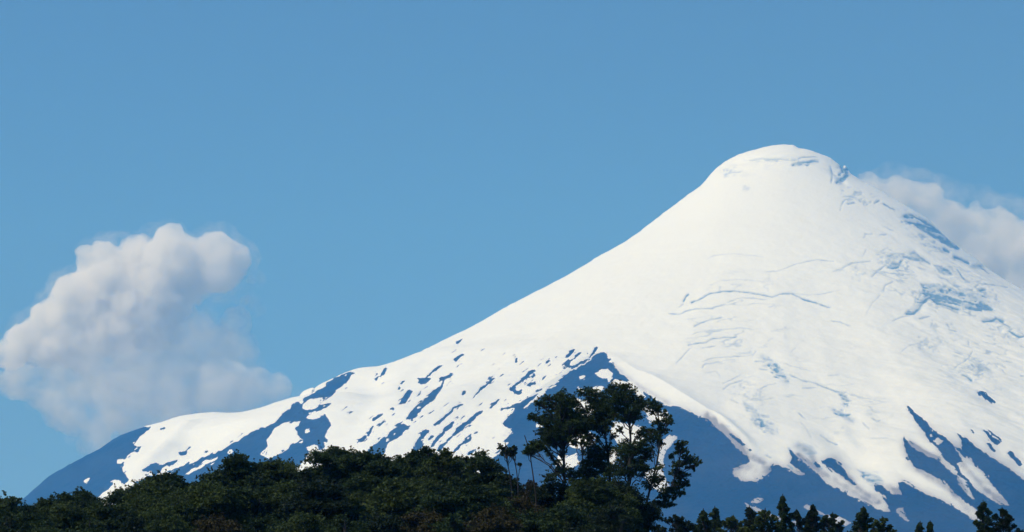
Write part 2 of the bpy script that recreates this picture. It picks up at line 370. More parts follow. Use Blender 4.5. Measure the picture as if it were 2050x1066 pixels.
ice(Q(240, 830, 300, 805, 400, 798, 480, 792, 560, 788, 575, 760), 1.1, .42); ice(Q(240, 865, 260, 840, 350, 830), 1.5, .45); ice(Q(260, 900, 330, 885, 350, 920), 1.2, .3)
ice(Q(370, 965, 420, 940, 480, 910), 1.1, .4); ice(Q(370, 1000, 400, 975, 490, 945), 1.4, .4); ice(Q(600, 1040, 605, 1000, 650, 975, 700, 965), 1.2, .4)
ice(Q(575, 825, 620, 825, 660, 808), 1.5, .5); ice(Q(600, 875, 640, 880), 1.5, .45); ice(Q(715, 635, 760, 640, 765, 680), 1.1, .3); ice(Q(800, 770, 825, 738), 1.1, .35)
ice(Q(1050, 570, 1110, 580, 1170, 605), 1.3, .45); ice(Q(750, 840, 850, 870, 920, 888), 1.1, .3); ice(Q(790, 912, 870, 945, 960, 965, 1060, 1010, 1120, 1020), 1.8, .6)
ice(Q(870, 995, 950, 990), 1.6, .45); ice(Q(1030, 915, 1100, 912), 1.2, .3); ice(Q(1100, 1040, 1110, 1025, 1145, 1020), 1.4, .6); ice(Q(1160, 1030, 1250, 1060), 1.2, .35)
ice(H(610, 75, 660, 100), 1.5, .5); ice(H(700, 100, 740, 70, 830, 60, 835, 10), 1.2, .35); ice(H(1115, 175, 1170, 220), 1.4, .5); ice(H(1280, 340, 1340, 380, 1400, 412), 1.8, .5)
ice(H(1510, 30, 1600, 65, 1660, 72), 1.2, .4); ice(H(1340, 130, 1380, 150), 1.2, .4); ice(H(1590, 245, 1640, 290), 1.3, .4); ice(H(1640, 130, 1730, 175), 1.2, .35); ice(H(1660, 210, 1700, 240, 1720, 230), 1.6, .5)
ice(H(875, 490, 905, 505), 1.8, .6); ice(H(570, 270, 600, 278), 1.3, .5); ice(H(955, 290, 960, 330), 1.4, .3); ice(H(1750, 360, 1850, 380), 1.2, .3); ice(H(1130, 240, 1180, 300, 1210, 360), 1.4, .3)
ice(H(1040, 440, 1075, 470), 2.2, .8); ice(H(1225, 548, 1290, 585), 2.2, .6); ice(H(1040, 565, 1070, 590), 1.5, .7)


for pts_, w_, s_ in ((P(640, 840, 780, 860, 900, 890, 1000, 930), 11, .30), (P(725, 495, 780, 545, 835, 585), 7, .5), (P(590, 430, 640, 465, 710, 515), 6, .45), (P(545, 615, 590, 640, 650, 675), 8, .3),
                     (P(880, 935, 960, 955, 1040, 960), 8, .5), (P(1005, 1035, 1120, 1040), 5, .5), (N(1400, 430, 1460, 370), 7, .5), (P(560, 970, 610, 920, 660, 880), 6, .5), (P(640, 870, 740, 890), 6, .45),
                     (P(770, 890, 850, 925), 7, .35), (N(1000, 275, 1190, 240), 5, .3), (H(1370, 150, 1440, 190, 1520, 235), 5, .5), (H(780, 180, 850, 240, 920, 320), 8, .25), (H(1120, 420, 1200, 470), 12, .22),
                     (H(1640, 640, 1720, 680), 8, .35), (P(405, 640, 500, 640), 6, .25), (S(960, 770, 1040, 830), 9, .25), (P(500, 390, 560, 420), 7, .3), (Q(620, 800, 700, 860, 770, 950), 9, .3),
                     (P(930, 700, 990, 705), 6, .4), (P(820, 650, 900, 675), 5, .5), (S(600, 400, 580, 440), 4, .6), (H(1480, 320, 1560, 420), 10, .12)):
    ice(pts_, w_, s_)  # some of these wide bands paint bluish shading on the snow


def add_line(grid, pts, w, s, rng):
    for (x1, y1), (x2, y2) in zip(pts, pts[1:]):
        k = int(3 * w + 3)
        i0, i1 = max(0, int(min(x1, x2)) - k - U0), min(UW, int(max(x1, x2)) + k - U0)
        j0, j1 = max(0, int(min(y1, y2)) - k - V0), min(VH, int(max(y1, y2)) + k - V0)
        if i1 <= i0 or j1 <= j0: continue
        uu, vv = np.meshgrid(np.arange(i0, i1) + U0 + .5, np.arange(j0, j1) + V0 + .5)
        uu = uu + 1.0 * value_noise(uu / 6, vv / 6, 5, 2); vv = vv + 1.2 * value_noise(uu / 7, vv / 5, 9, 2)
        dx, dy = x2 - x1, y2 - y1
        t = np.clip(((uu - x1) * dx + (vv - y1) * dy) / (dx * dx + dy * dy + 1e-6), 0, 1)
        d = np.hypot(uu - x1 - t * dx, vv - y1 - t * dy)
        f = s * np.exp(-(d / (w * .85)) ** 2) * (0.75 + 0.5 * value_noise(uu / 9, vv / 9, 31, 2))
        sub = grid[j0:j1, i0:i1]
        np.maximum(sub, f, out=sub)


ice_shade_map = np.zeros((VH, UW), np.float64)
for pts, w, s in ICE_SHADE:
    add_line(ice_shade_map, pts, w, s, None)
# broken, speckled ice areas: (ellipse centre u, v, radii, tilt degrees, amount)
# whole faces of broken ice: outline, strength; banded along the slope
uu, vv = np.meshgrid(np.arange(UW) + U0 + .5, np.arange(VH) + V0 + .5)
bands = .75 * value_noise(uu / 34 + 12, (vv - .25 * uu) / 5.0 + 12, 111, 3, gain=.6) + .5 * value_noise(uu / 5.5, vv / 4.0, 113, 3, gain=.7)
for poly, am in ((P(612, 805, 680, 808, 765, 818, 870, 862, 1000, 915, 1055, 962, 1000, 982, 900, 972, 840, 978, 700, 938, 660, 897, 632, 940, 600, 992, 530, 1006, 512, 985, 565, 958, 588, 880, 622, 850), .55),
                 (P(500, 372, 560, 366, 640, 415, 700, 458, 770, 515, 850, 592, 790, 582, 700, 528, 590, 470, 500, 425), .62),
                 (P(395, 640, 440, 612, 540, 618, 565, 598, 600, 630, 665, 680, 600, 672, 540, 660, 490, 665, 470, 705, 440, 722, 395, 712, 420, 680), .34),
                 (P(690, 692, 760, 700, 805, 745, 760, 758, 720, 735), .40), (P(985, 1050, 1060, 1020, 1120, 1030, 1150, 1060, 1060, 1048), .6),
                 (P(940, 690, 985, 690, 1010, 715, 960, 715), .4), (P(880, 870, 960, 865, 1050, 890, 1020, 905, 930, 895), .3),
                 (N(930, 285, 1010, 255, 1100, 232, 1195, 235, 1190, 258, 1080, 268, 990, 292), .45), (N(1385, 445, 1400, 400, 1470, 350, 1490, 375, 1440, 420, 1400, 450), .7),
                 (H(700, 90, 780, 130, 870, 160, 930, 260, 940, 335, 880, 330, 800, 280, 740, 200), .28), (Q(600, 790, 680, 810, 740, 870, 790, 960, 720, 950, 680, 880), .38),
                 (H(1370, 140, 1440, 165, 1530, 235, 1450, 225, 1380, 180), .5), (H(1410, 25, 1470, 20, 1500, 90, 1440, 80), .35), (H(1120, 400, 1200, 390, 1260, 480, 1190, 500, 1110, 470), .22),
                 (H(1560, 600, 1700, 610, 1760, 700, 1690, 740, 1600, 670), .30)):
    g_ = np.zeros((VH, UW), np.float32); fill_polygon(g_, poly, 1.0)
    ice_shade_map = np.maximum(ice_shade_map, am * blur(g_, 1.2) * np.clip(.62 + 2.6 * bands, 0, 1.6))
speck = value_noise(uu / 7, vv / 5, 71, 4, gain=.65)
for cu, cv, ru, rv, rot, am in ((1550, 738, 36, 14, 38, 1.0), (1525, 848, 34, 12, 50, .95), (1695, 805, 12, 11, 20, .7), (1690, 828, 26, 7, 28, .9), (1735, 952, 24, 10, 40, .8),
                                (1880, 600, 75, 22, 12, .35), (1790, 520, 40, 22, 10, .35), (1960, 735, 36, 22, 30, .4), (1860, 690, 40, 26, 0, .25), (1690, 345, 18, 15, 0, .85), (1462, 345, 26, 12, -10, .35), (1490, 378, 16, 9, 0, .3), (1610, 328, 34, 8, 8, .55), (1545, 320, 60, 5, -2, .35), (1720, 395, 40, 18, 20, .35),
                                (1840, 470, 60, 10, 38, .4), (1500, 790, 40, 30, 40, .25), (1720, 545, 20, 20, 0, .2), (1960, 590, 60, 26, 30, .35), (2010, 660, 50, 18, 25, .3)):
    c, s_ = math.cos(math.radians(rot)), math.sin(math.radians(rot))
    a = ((uu - cu) * c + (vv - cv) * s_) / ru
    b = (-(uu - cu) * s_ + (vv - cv) * c) / rv
    f = np.clip(1.25 - np.hypot(a, b), 0, 1)
    ice_shade_map = np.maximum(ice_shade_map, am * np.clip((speck * 2.2 + f * 1.1 - .75), 0, 1) * np.clip(f * 2, 0, 1))


def sample(grid, u, v):
    x = np.clip(u - U0 - .5, 0, UW - 1.001); y = np.clip(v - V0 - .5, 0, VH - 1.001)
    i, j = x.astype(int), y.astype(int)
    fx, fy = x - i, y - j
    return (grid[j, i] * (1 - fx) + grid[j, i + 1] * fx) * (1 - fy) + (grid[j + 1, i] * (1 - fx) + grid[j + 1, i + 1] * fx) * fy


# ------------------------------------------------------------------ volcano body
sk = np.array(SKYLINE)
wx, wz = [], []
for u, v in SKYLINE:
    x, _, z = ray(u, v, D); wx.append(x); wz.append(z)
wx, wz = np.array(wx), np.array(wz)
XS, ZS = ray(1570, 289.5, D)[0], ray(1570, 289.5, D)[2]
BASE_Z = 60.0
rr = np.linspace(0, 14000, 1400)
profL = np.interp(XS - rr, wx, wz); profR = np.interp(XS + rr, wx, wz)
def tail(p):
    """carry the flank below the tracing down to the plain in a concave foot"""
    lo = np.interp
    z = p.copy()
    k = np.argmax(rr > 5200) if p is profL else np.argmax(rr > 3300)
    sl = (z[k] - z[k - 40]) / (rr[k] - rr[k - 40])
    h0 = z[k] - BASE_Z
    z[k:] = BASE_Z + h0 * np.exp(sl * (rr[k:] - rr[k]) / h0)
    return z
profL, profR = tail(profL), tail(profR)
sm = np.ones(121) / 121
fineL, fineR = profL, profR
def smooth(p, n): return np.convolve(np.pad(p, n // 2, mode='reflect', reflect_type='odd'), np.ones(n) / n, 'valid')
profL, profR = smooth(profL, 15), smooth(profR, 15)
profF = .5 * profR + .5 * np.interp(rr, rr, profL)
blend_ = np.clip((rr - 250) / 700, 0, 1)
profF = profF * (1 - blend_) + blend_ * np.convolve(np.pad(profF, 60, mode='reflect', reflect_type='odd'), sm, 'valid')

FX0, FX1, FY0, FY1, STX, STY = -2900., 3300., D - 4300., D + 500., 4.2, 4.6
gx = np.arange(FX0, FX1, STX); gy = np.arange(FY0, FY1, STY)
def spread(a, lim, st, sgn):
    out, x, s = [], a, st
    while (x - lim) * sgn < 0:
        s *= 1.25; x += sgn * min(s, 400); out.append(x)
    return out
gx = np.array(spread(gx[0], -11500, STX, -1)[::-1] + list(gx) + spread(gx[-1], 11500, STX, 1))
gy = np.array(spread(gy[0], D - 9500, STY, -1)[::-1] + list(gy) + spread(gy[-1], D + 2500, STY, 1))
X, Y = np.meshgrid(gx, gy)
dx, dy = X - XS, Y - D
r = np.hypot(dx, dy) + 1e-6
ct, st = dx / r, dy / r
wL = np.clip(-ct, 0, 1) ** 2; wR = np.clip(ct, 0, 1) ** 2; wF = st * st
Zm = wL * np.interp(r, rr, profL) + wR * np.interp(r, rr, profR) + wF * np.interp(r, rr, profF)
ang = np.arctan2(dy, dx)
amp = np.clip((r - 350) / 1500, 0, 1)
# gullies and ribs that run down the cone, then rolling relief
amp2 = np.clip((r - 900) / 2600, 0, 1)
Zm += amp2 * (30 * value_noise(ang * 7 + 40, r / 2600 + 7, 3, 2) + 7 * value_noise(ang * 26 + 80, r / 700 + 3, 13, 2))
Zm += amp * 14 * value_noise(X / 420 + 50, Y / 420, 23, 4)
Zm += 1.8 * value_noise(X / 34 + 50, Y / 34, 29, 3) * np.clip(amp * 2, .25, 1)
Zm += 6.5 * value_noise(X / 130 + 50, Y / 75 + .35 * X / 75, 43, 3) * np.clip((X - XS + 500) / 900, .12, 1) * np.clip(amp * 2, .2, 1)
# rock rib that ends in the dark pyramid (built as a spur standing out of the slope)
def spur(pts, width, height):
    global Zm
    P3 = []
    for u, v in pts:                       # put the traced crest on the slope
        lo = D - 4200.
        for Yt in np.arange(D - 4200., D, 25.):
            x, _, z = ray(u, v, Yt)
            rq = math.hypot(x - XS, Yt - D); cq, sq = (x - XS) / rq, (Yt - D) / rq
            zz = max(-cq, 0) ** 2 * np.interp(rq, rr, profL) + max(cq, 0) ** 2 * np.interp(rq, rr, profR) + sq * sq * np.interp(rq, rr, profF)
            if zz >= z: break
        P3.append((x, Yt))
    best = np.full(X.shape, 1e9); par = np.zeros(X.shape)
    L = len(P3) - 1
    for i, ((x1, y1), (x2, y2)) in enumerate(zip(P3, P3[1:])):
        ex, ey = x2 - x1, y2 - y1
        t = np.clip(((X - x1) * ex + (Y - y1) * ey) / (ex * ex + ey * ey + 1e-6), 0, 1)
        d = np.hypot(X - x1 - t * ex, Y - y1 - t * ey)
        m = d < best
        best[m] = d[m]; par[m] = (i + t[m]) / L
    shape = np.exp(-np.abs(best) / width) if width > 100 and height > 0 else np.exp(-.5 * (best / width) ** 2)
    Zm += height * shape * np.clip(par * 5, 0, 1) * np.clip((1 - par) * 3, 0, 1)
spur([(1215, 705), (1290, 770), (1360, 815), (1430, 855), (1480, 905), (1500, 930)], 170, 55)
spur([(1215, 705), (1150, 740), (1090, 790), (1030, 840), (990, 900)], 150, 40)
spur([(1448, 340), (1480, 325), (1520, 320), (1570, 320), (1620, 318), (1650, 322)], 16, -7)
spur([(1660, 335), (1680, 350), (1695, 372)], 14, -8)
spur([(395, 838), (370, 855), (330, 895), (295, 925), (262, 960), (240, 990)], 34, 24)
spur([(430, 850), (400, 880), (350, 920), (300, 965)], 90, -44)
spur([(738, 742), (748, 770), (745, 800), (715, 850), (690, 900)], 45, -16)
spur([(770, 735), (790, 760), (780, 800), (750, 860)], 60, 10)
spur([(870, 705), (855, 725), (800, 780), (760, 830)], 45, -9)
spur([(960, 670), (905, 720), (860, 780), (830, 840)], 60, -8)
spur([(1225, 712), (1300, 760), (1360, 800), (1450, 850), (1540, 930)], 80, -10)
spur([(1640, 860), (1700, 900), (1750, 960)], 40, -14)
spur([(1870, 880), (1930, 940), (1980, 990)], 50, 14)
spur([(1780, 860), (1850, 950), (1920, 1010)], 60, 16)
spur([(1420, 850), (1480, 890), (1520, 920)], 18, 14)

# settle the skyline onto the traced one
ucol = None
for it in range(7):
    u, v = project(X, Y, Zm)
    sel = (gy > D - 2600) & (gy < D + 1600)
    us, vs = u[sel], v[sel]
    bins = np.arange(-500, 2700, 2.0)
    idx = ((us - bins[0]) / 2.0).astype(int)
    ok = (idx >= 0) & (idx < len(bins))
    top = np.full(len(bins), 1e9)
    np.minimum.at(top, idx[ok], vs[ok])
    good = top < 1e8
    top = np.interp(bins, bins[good], top[good])
    want = np.interp(bins + 1.0, sk[:, 0], sk[:, 1]) + 1.3 * value_noise(bins / 11 + 900, bins * 0 + 4.3, 83, 4, gain=.7)
    err = want - top
    k = np.exp(-.5 * (np.arange(-45, 46) / 18.) ** 2); k /= k.sum()
    coarse = np.convolve(np.pad(err, 45, mode='edge'), k, 'valid')
    wgt = np.exp(-np.clip(np.abs(Y - D) - 500 - .12 * np.abs(dx), 0, None) / 350)
    wfin = np.exp(-np.clip(np.abs(Y - D + .03 * np.abs(dx)) - 40 - .05 * np.abs(dx), 0, None) / 60)
    Zm += -np.interp(u, bins + 1.0, coarse) * Y / FPX * wgt * .9
    if it > 1: Zm += -np.interp(u, bins + 1.0, err - coarse) * Y / FPX * wfin * .9
u, v = project(X, Y, Zm)
front = (Y < D + 60)
wu = 1.9 * value_noise(u / 9 + 60, v / 9 + 60, 61, 4, gain=.6); wv = 1.9 * value_noise(u / 9 + 90, v / 9 + 60, 67, 4, gain=.6)
rk = sample(rock_map, u + wu * 1.9, v + wv * 1.9)
near = sample(blur(rock_map, 4.5), u, v)
# broken flecks strung out down the fall line near every rock edge
fx = np.where(u < 1230, u * .80 - v * .60, u * .75 + v * .66); fy = np.where(u < 1230, u * .60 + v * .80, -u * .66 + v * .75)
fl = value_noise(fx / 16 + 300, fy / 4.5 + 300, 73, 3, gain=.6)
rk = np.clip(rk + np.clip((fl - .30) * 5, 0, 1) * np.clip((near - .05) * 9, 0, 1) * (near < .6) * .8, 0, 1)
rk = np.clip(rk - np.clip((-fl - .42) * 6, 0, 1) * np.clip((.93 - near) * 8, 0, 1) * (near > .45) * .9, 0, 1)
field = np.clip(1 - np.hypot((u - 960) / 330, (v - 790) / 120), 0, 1)          # the streaked slope left of the pyramid
rk = np.maximum(rk, np.clip((value_noise(fx / 22 + 30, fy / 4 + 30, 79, 3, gain=.6) - .50) * 6, 0, 1) * (field > 0) * np.clip(field * 4, 0, 1) * .9)
def crack(lu, lv, seed, k=9): return np.clip(1 - np.abs(value_noise(lu, lv, seed, 3, gain=.55)) * k, 0, 1)
def zone(cu, cv, ru, rv, rot=0):
    c_, q_ = math.cos(math.radians(rot)), math.sin(math.radians(rot))
    return np.clip(1.6 * (1 - np.hypot(((u - cu) * c_ + (v - cv) * q_) / ru, (-(u - cu) * q_ + (v - cv) * c_) / rv)), 0, 1)
thin = crack(u / 44 + 20, (v - .34 * (u - 1850)) / 12 + 20, 91) * np.clip(value_noise(u / 30 + 7, v / 20, 93, 2) * 2.2 + .3, 0, 1)
thin2 = crack(u / 52 + 70, (v + .10 * (u - 1500)) / 15 + 20, 97, 12) * np.clip(value_noise(u / 34 + 7, v / 16, 99, 2) * 2.5 + .1, 0, 1)
ic0 = sample(ice_shade_map, u + wu * .7, v + wv * .7)
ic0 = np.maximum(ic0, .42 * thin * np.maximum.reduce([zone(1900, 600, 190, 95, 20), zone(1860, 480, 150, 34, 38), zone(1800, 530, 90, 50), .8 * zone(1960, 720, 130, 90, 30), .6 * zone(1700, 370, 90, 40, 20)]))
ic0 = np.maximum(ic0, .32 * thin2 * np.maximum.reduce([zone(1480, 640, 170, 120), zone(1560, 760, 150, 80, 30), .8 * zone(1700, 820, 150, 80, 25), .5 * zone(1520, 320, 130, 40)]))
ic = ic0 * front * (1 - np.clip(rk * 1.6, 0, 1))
Zm -= 6.5 * ic + 2.5 * np.clip(rk, 0, 1) * front
Zm += 2.6 * value_noise(X / 12 + 9, Y / 12, 37, 3) * np.clip(rk, 0, 1)
ny, nx = X.shape
verts = np.stack([X, Y, Zm], -1).reshape(-1, 3)
ii = (np.arange(ny - 1)[:, None] * nx + np.arange(nx - 1)[None, :]).ravel()
faces = np.stack([ii, ii + 1, ii + nx + 1, ii + nx], -1)

mm, nt, out = new_mat('snow_and_basalt')
at = node(nt, 'ShaderNodeAttribute', attribute_name='rock')
ai = node(nt, 'ShaderNodeAttribute', attribute_name='ice')
geo = node(nt, 'ShaderNodeNewGeometry')
n1 = node(nt, 'ShaderNodeTexNoise'); n1.inputs['Scale'].default_value = 1 / 22.; n1.inputs['Detail'].default_value = 6; n1.inputs['Roughness'].default_value = .65
nt.links.new(geo.outputs['Position'], n1.inputs['Vector'])
n2 = node(nt, 'ShaderNodeTexNoise'); n2.inputs['Scale'].default_value = 1 / 260.; n2.inputs['Detail'].default_value = 5
nt.links.new(geo.outputs['Position'], n2.inputs['Vector'])
rk_n = math_n(nt, 'ADD', at.outputs['Fac'], math_n(nt, 'MULTIPLY', math_n(nt, 'SUBTRACT', n1.outputs['Fac'], .5), .75))
mr = node(nt, 'ShaderNodeMapRange', interpolation_type='SMOOTHSTEP')
mr.inputs['From Min'].default_value = .30; mr.inputs['From Max'].default_value = .54
nt.links.new(rk_n, mr.inputs['Value'])
n3 = node(nt, 'ShaderNodeTexNoise'); n3.inputs['Scale'].default_value = 1 / 340.; n3.inputs['Detail'].default_value = 8; n3.inputs['Roughness'].default_value = .68
nt.links.new(geo.outputs['Position'], n3.inputs['Vector'])
mr3 = node(nt, 'ShaderNodeMapRange'); mr3.inputs['From Min'].default_value = .40; mr3.inputs['From Max'].default_value = .66
nt.links.new(n3.outputs['Fac'], mr3.inputs['Value'])
rock_c = mix_rgb(nt, mr3.outputs[0], (.007, .013, .019), (.044, .050, .052))
rock_c = mix_rgb(nt, n1.outputs['Fac'], rock_c, (.024, .031, .038))
snow_c = mix_rgb(nt, n2.outputs['Fac'], (.865, .895, .89), (.83, .85, .82))
ad = node(nt, 'ShaderNodeAttribute', attribute_name='dust_shade')
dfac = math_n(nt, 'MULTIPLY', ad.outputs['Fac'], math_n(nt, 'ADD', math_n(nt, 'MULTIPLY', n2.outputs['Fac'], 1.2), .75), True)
snow_c = mix_rgb(nt, dfac, snow_c, (.30, .288, .278))  # grey for dusty snow and painted soft shading
ice_shade_c = mix_rgb(nt, math_n(nt, 'MULTIPLY', ai.outputs['Fac'], 1.6, True), snow_c, (.20, .31, .42))  # blue-grey for bare ice and painted crevasse shadow
base = mix_rgb(nt, mr.outputs['Result'], ice_shade_c, rock_c)
bs = node(nt, 'ShaderNodeBsdfPrincipled')
bs.inputs['Roughness'].default_value = .75
bs.inputs['Specular IOR Level'].default_value = .15
nt.links.new(base, bs.inputs['Base Color'])
bmp = node(nt, 'ShaderNodeBump'); bmp.inputs['Strength'].default_value = .35; bmp.inputs['Distance'].default_value = 6.0
nt.links.new(n1.outputs['Fac'], bmp.inputs['Height']); nt.links.new(bmp.outputs[0], bs.inputs['Normal'])
nt.links.new(bs.outputs[0], out.inputs['Surface'])

mountain = mesh_np('mountain', verts, faces, mm, smooth=True)
dmap = np.zeros((VH, UW), np.float64)  # strokes of dirty snow, with soft grey shading of folds painted in
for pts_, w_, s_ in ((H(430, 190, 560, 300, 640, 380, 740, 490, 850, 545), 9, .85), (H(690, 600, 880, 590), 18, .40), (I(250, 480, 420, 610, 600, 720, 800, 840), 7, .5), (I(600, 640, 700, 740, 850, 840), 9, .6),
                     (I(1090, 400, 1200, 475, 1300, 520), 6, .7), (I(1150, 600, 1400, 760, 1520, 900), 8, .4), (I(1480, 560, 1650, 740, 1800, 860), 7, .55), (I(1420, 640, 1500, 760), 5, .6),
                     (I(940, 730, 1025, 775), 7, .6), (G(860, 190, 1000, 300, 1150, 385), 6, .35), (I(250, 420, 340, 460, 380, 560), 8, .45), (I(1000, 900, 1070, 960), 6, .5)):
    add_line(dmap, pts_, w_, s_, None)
dirt_shade = 1.1 * sample(dmap, u, v) + sample(blur(rock_map, 9.0), u, v) * np.clip((u - 1180) / 200, 0, 1) * np.clip((v - 700) / 200, 0, 1)
for nm, arr in (('rock', rk), ('ice', ic), ('dust_shade', dirt_shade)):
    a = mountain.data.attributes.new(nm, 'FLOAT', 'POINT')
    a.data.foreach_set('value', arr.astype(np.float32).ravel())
tag(mountain, 'snow covered volcano cone with dark bare rock on its lower slopes', kind='structure')

# ------------------------------------------------------------------ ground
def ground_z(x, y):
    """plain at the camera, a wooded rise under the trees"""
    x = np.asarray(x, float); y = np.asarray(y, float)
    h = 7.0 * np.clip((y - 120) / 180, 0, 1) ** 2 * (3 - 2 * np.clip((y - 120) / 180, 0, 1))
    return h + 0.5 * value_noise(x / 40 + 100, y / 40 + 100, 51, 3) * np.clip((y - 20) / 60, 0, 1) + np.clip((y - 1500) / 5000, 0, 1) * 45


gxx = np.unique(np.concatenate([np.linspace(-12000, -300, 60), np.arange(-300, 301, 6), np.linspace(300, 12000, 60)]))
gyy = np.unique(np.concatenate([np.linspace(-2500, -30, 25), np.arange(-30, 600, 6), np.geomspace(600, D + 2600, 60)]))
GX, GY = np.meshgrid(gxx, gyy)
gv = np.stack([GX, GY, ground_z(GX, GY)], -1).reshape(-1, 3)
n_y, n_x = GX.shape
ii = (np.arange(n_y - 1)[:, None] * n_x + np.arange(n_x - 1)[None, :]).ravel()
gm, nt, out = new_mat('grass_ground')
geo = node(nt, 'ShaderNodeNewGeometry')
n1 = node(nt, 'ShaderNodeTexNoise'); n1.inputs['Scale'].default_value = .25; n1.inputs['Detail'].default_value = 8
nt.links.new(geo.outputs['Position'], n1.inputs['Vector'])
c = mix_rgb(nt, n1.outputs['Fac'], (.03, .05, .015), (.08, .10, .035))
bs = node(nt, 'ShaderNodeBsdfPrincipled'); bs.inputs['Roughness'].default_value = .95
nt.links.new(c, bs.inputs['Base Color']); nt.links.new(bs.outputs[0], out.inputs['Surface'])
ground = mesh_np('ground', gv, np.stack([ii, ii + 1, ii + n_x + 1, ii + n_x], -1), gm, smooth=True)
tag(ground, kind='structure')

# ------------------------------------------------------------------ air
HZ = dict(x0=-13000, x1=13000, y0=-3000, y1=D + 3200, z0=-3.0, z1=ZS + 60)
bm_v = np.array([(x, y, z) for z in (HZ['z0'], HZ['z1']) for y in (HZ['y0'], HZ['y1']) for x in (HZ['x0'], HZ['x1'])], float)
bm_f = np.array([(0, 2, 3, 1), (4, 5, 7, 6), (0, 1, 5, 4), (2, 6, 7, 3), (0, 4, 6, 2), (1, 3, 7, 5)])
hm, nt, out = new_mat('haze_air')
pv = node(nt, 'ShaderNodeVolumePrincipled')
pv.inputs['Color'].default_value = (.054, .375, 1.0, 1)
pv.inputs['Absorption Color'].default_value = (1, 1, 1, 1)
pv.inputs['Density'].default_value = 5.25e-5
pv.inputs['Anisotropy'].default_value = 0.0
nt.links.new(pv.outputs[0], out.inputs['Volume'])
haze = mesh_np('haze', bm_v, bm_f, hm)
tag(haze, kind='stuff')

# ------------------------------------------------------------------ clouds behind the volcano (outside the haze box)
def cloud_mesh(name, blobs, Y, dens, parent=None, seed=1, amp=1.0, aniso=0., voxel=11., col=(.992, .988, .972), lo=.34, hi=.62, floor=.12):
    rnd = random.Random(seed)
    vs, fs, off = [], [], 0
    import bmesh
    bm = bmesh.new(); bmesh.ops.create_icosphere(bm, subdivisions=3, radius=1.0)
    sv = np.array([v.co[:] for v in bm.verts]); sf = np.array([[v.index for v in f.verts] for f in bm.faces]); bm.free()
    cx, cyy, cz = ray(blobs[0][0], blobs[0][1], Y)
    m_px = Y / FPX
    for b in blobs:
        u, v, rp = b[:3]
        x, y, z = ray(u, v, Y + (b[3] if len(b) > 3 else rnd.uniform(-.3, .3) * rp * m_px))
        rr_ = rp * m_px
        vs.append(sv * (rr_, rr_ * 1.05, rr_ * rnd.uniform(.9, 1.05)) + (x - cx, y - cyy, z - cz)); fs.append(sf + off); off += len(sv)
    m, nt, out = new_mat(name + '_vapour')
    tc = node(nt, 'ShaderNodeTexCoord')
    n1 = node(nt, 'ShaderNodeTexNoise'); n1.inputs['Scale'].default_value = 1 / 150.; n1.inputs['Detail'].default_value = 5; n1.inputs['Roughness'].default_value = .62
    nt.links.new(tc.outputs['Object'], n1.inputs['Vector'])
    mr = node(nt, 'ShaderNodeMapRange', interpolation_type='SMOOTHSTEP')
    mr.inputs['From Min'].default_value = lo; mr.inputs['From Max'].default_value = hi
    mr.inputs['To Min'].default_value = dens * floor; mr.inputs['To Max'].default_value = dens
    nt.links.new(n1.outputs['Fac'], mr.inputs['Value'])
    pv = node(nt, 'ShaderNodeVolumePrincipled')
    pv.inputs['Color'].default_value = (*col, 1); pv.inputs['Anisotropy'].default_value = aniso
    nt.links.new(mr.outputs[0], pv.inputs['Density'])
    nt.links.new(pv.outputs[0], out.inputs['Volume'])
    o = mesh_np(name, np.concatenate(vs), np.concatenate(fs), m, parent)
    if parent is None: o.location = (cx, cyy, cz)
    else: o.location = Vector((cx, cyy, cz)) - parent.location
    rm = o.modifiers.new('union', 'REMESH'); rm.mode = 'VOXEL'; rm.voxel_size = voxel
    for i, (sz, stg) in enumerate(((170, 100), (75, 44), (32, 28), (14, 13))):
        tx = bpy.data.textures.new('billow', 'CLOUDS'); tx.noise_scale = sz; tx.noise_depth = 3
        dm = o.modifiers.new('billow', 'DISPLACE'); dm.texture = tx; dm.strength = stg * amp; dm.mid_level = .52; dm.texture_coords = 'LOCAL'
    rm2 = o.modifiers.new('skin', 'REMESH'); rm2.mode = 'VOXEL'; rm2.voxel_size = voxel
    return o

CY = D + 6200
cl = cloud_mesh('cloud', [(300, 600, 85), (430, 530, 62), (462, 515, 38), (345, 530, 66), (342, 482, 32), (275, 515, 44), (210, 505, 30), (185, 525, 34), (230, 570, 75),
                          (160, 610, 66), (110, 640, 50), (60, 680, 46), (20, 715, 34), (-40, 725, 40), (150, 680, 62), (-100, 720, 40), (380, 570, 40), (250, 650, 60), (400, 545, 50), (440, 560, 30), (310, 650, 60), (200, 660, 60), (90, 700, 40)],
                CY, .026, seed=3)
cv = cloud_mesh('lower_veil', [(300, 700, 90), (200, 720, 75), (110, 745, 45), (390, 680, 55), (440, 700, 55), (350, 770, 90), (250, 800, 75), (190, 850, 42), (450, 780, 70),
                               (500, 780, 50), (545, 795, 32), (185, 890, 28), (330, 840, 60), (40, 765, 40), (90, 790, 40), (-30, 760, 34), (130, 820, 50), (170, 790, 50), (470, 650, 34), (480, 700, 40), (560, 775, 28), (200, 890, 34), (360, 630, 40), (503, 560, 11), (490, 600, 10)],
                CY, .009, parent=cl, seed=5, lo=.36, hi=.66)
mist = cloud_mesh('wisps', [(300, 600, 110), (430, 530, 84), (470, 515, 52), (330, 500, 66), (230, 540, 84), (150, 610, 84), (80, 680, 70), (0, 725, 50), (200, 720, 110), (110, 775, 66), (380, 690, 90),
                           (320, 790, 110), (200, 840, 74), (460, 770, 90), (545, 785, 50), (190, 890, 42), (590, 790, 24), (500, 610, 34), (-60, 735, 50), (520, 560, 22)],
                  CY, .0022, parent=cl, seed=8, lo=.40, hi=.70, floor=.05, amp=1.3, voxel=14.)
tag(cl, 'large ragged grey white cloud beside the left slope, heaped top and thin bluish lower half', 'cloud', 'clouds behind the volcano')
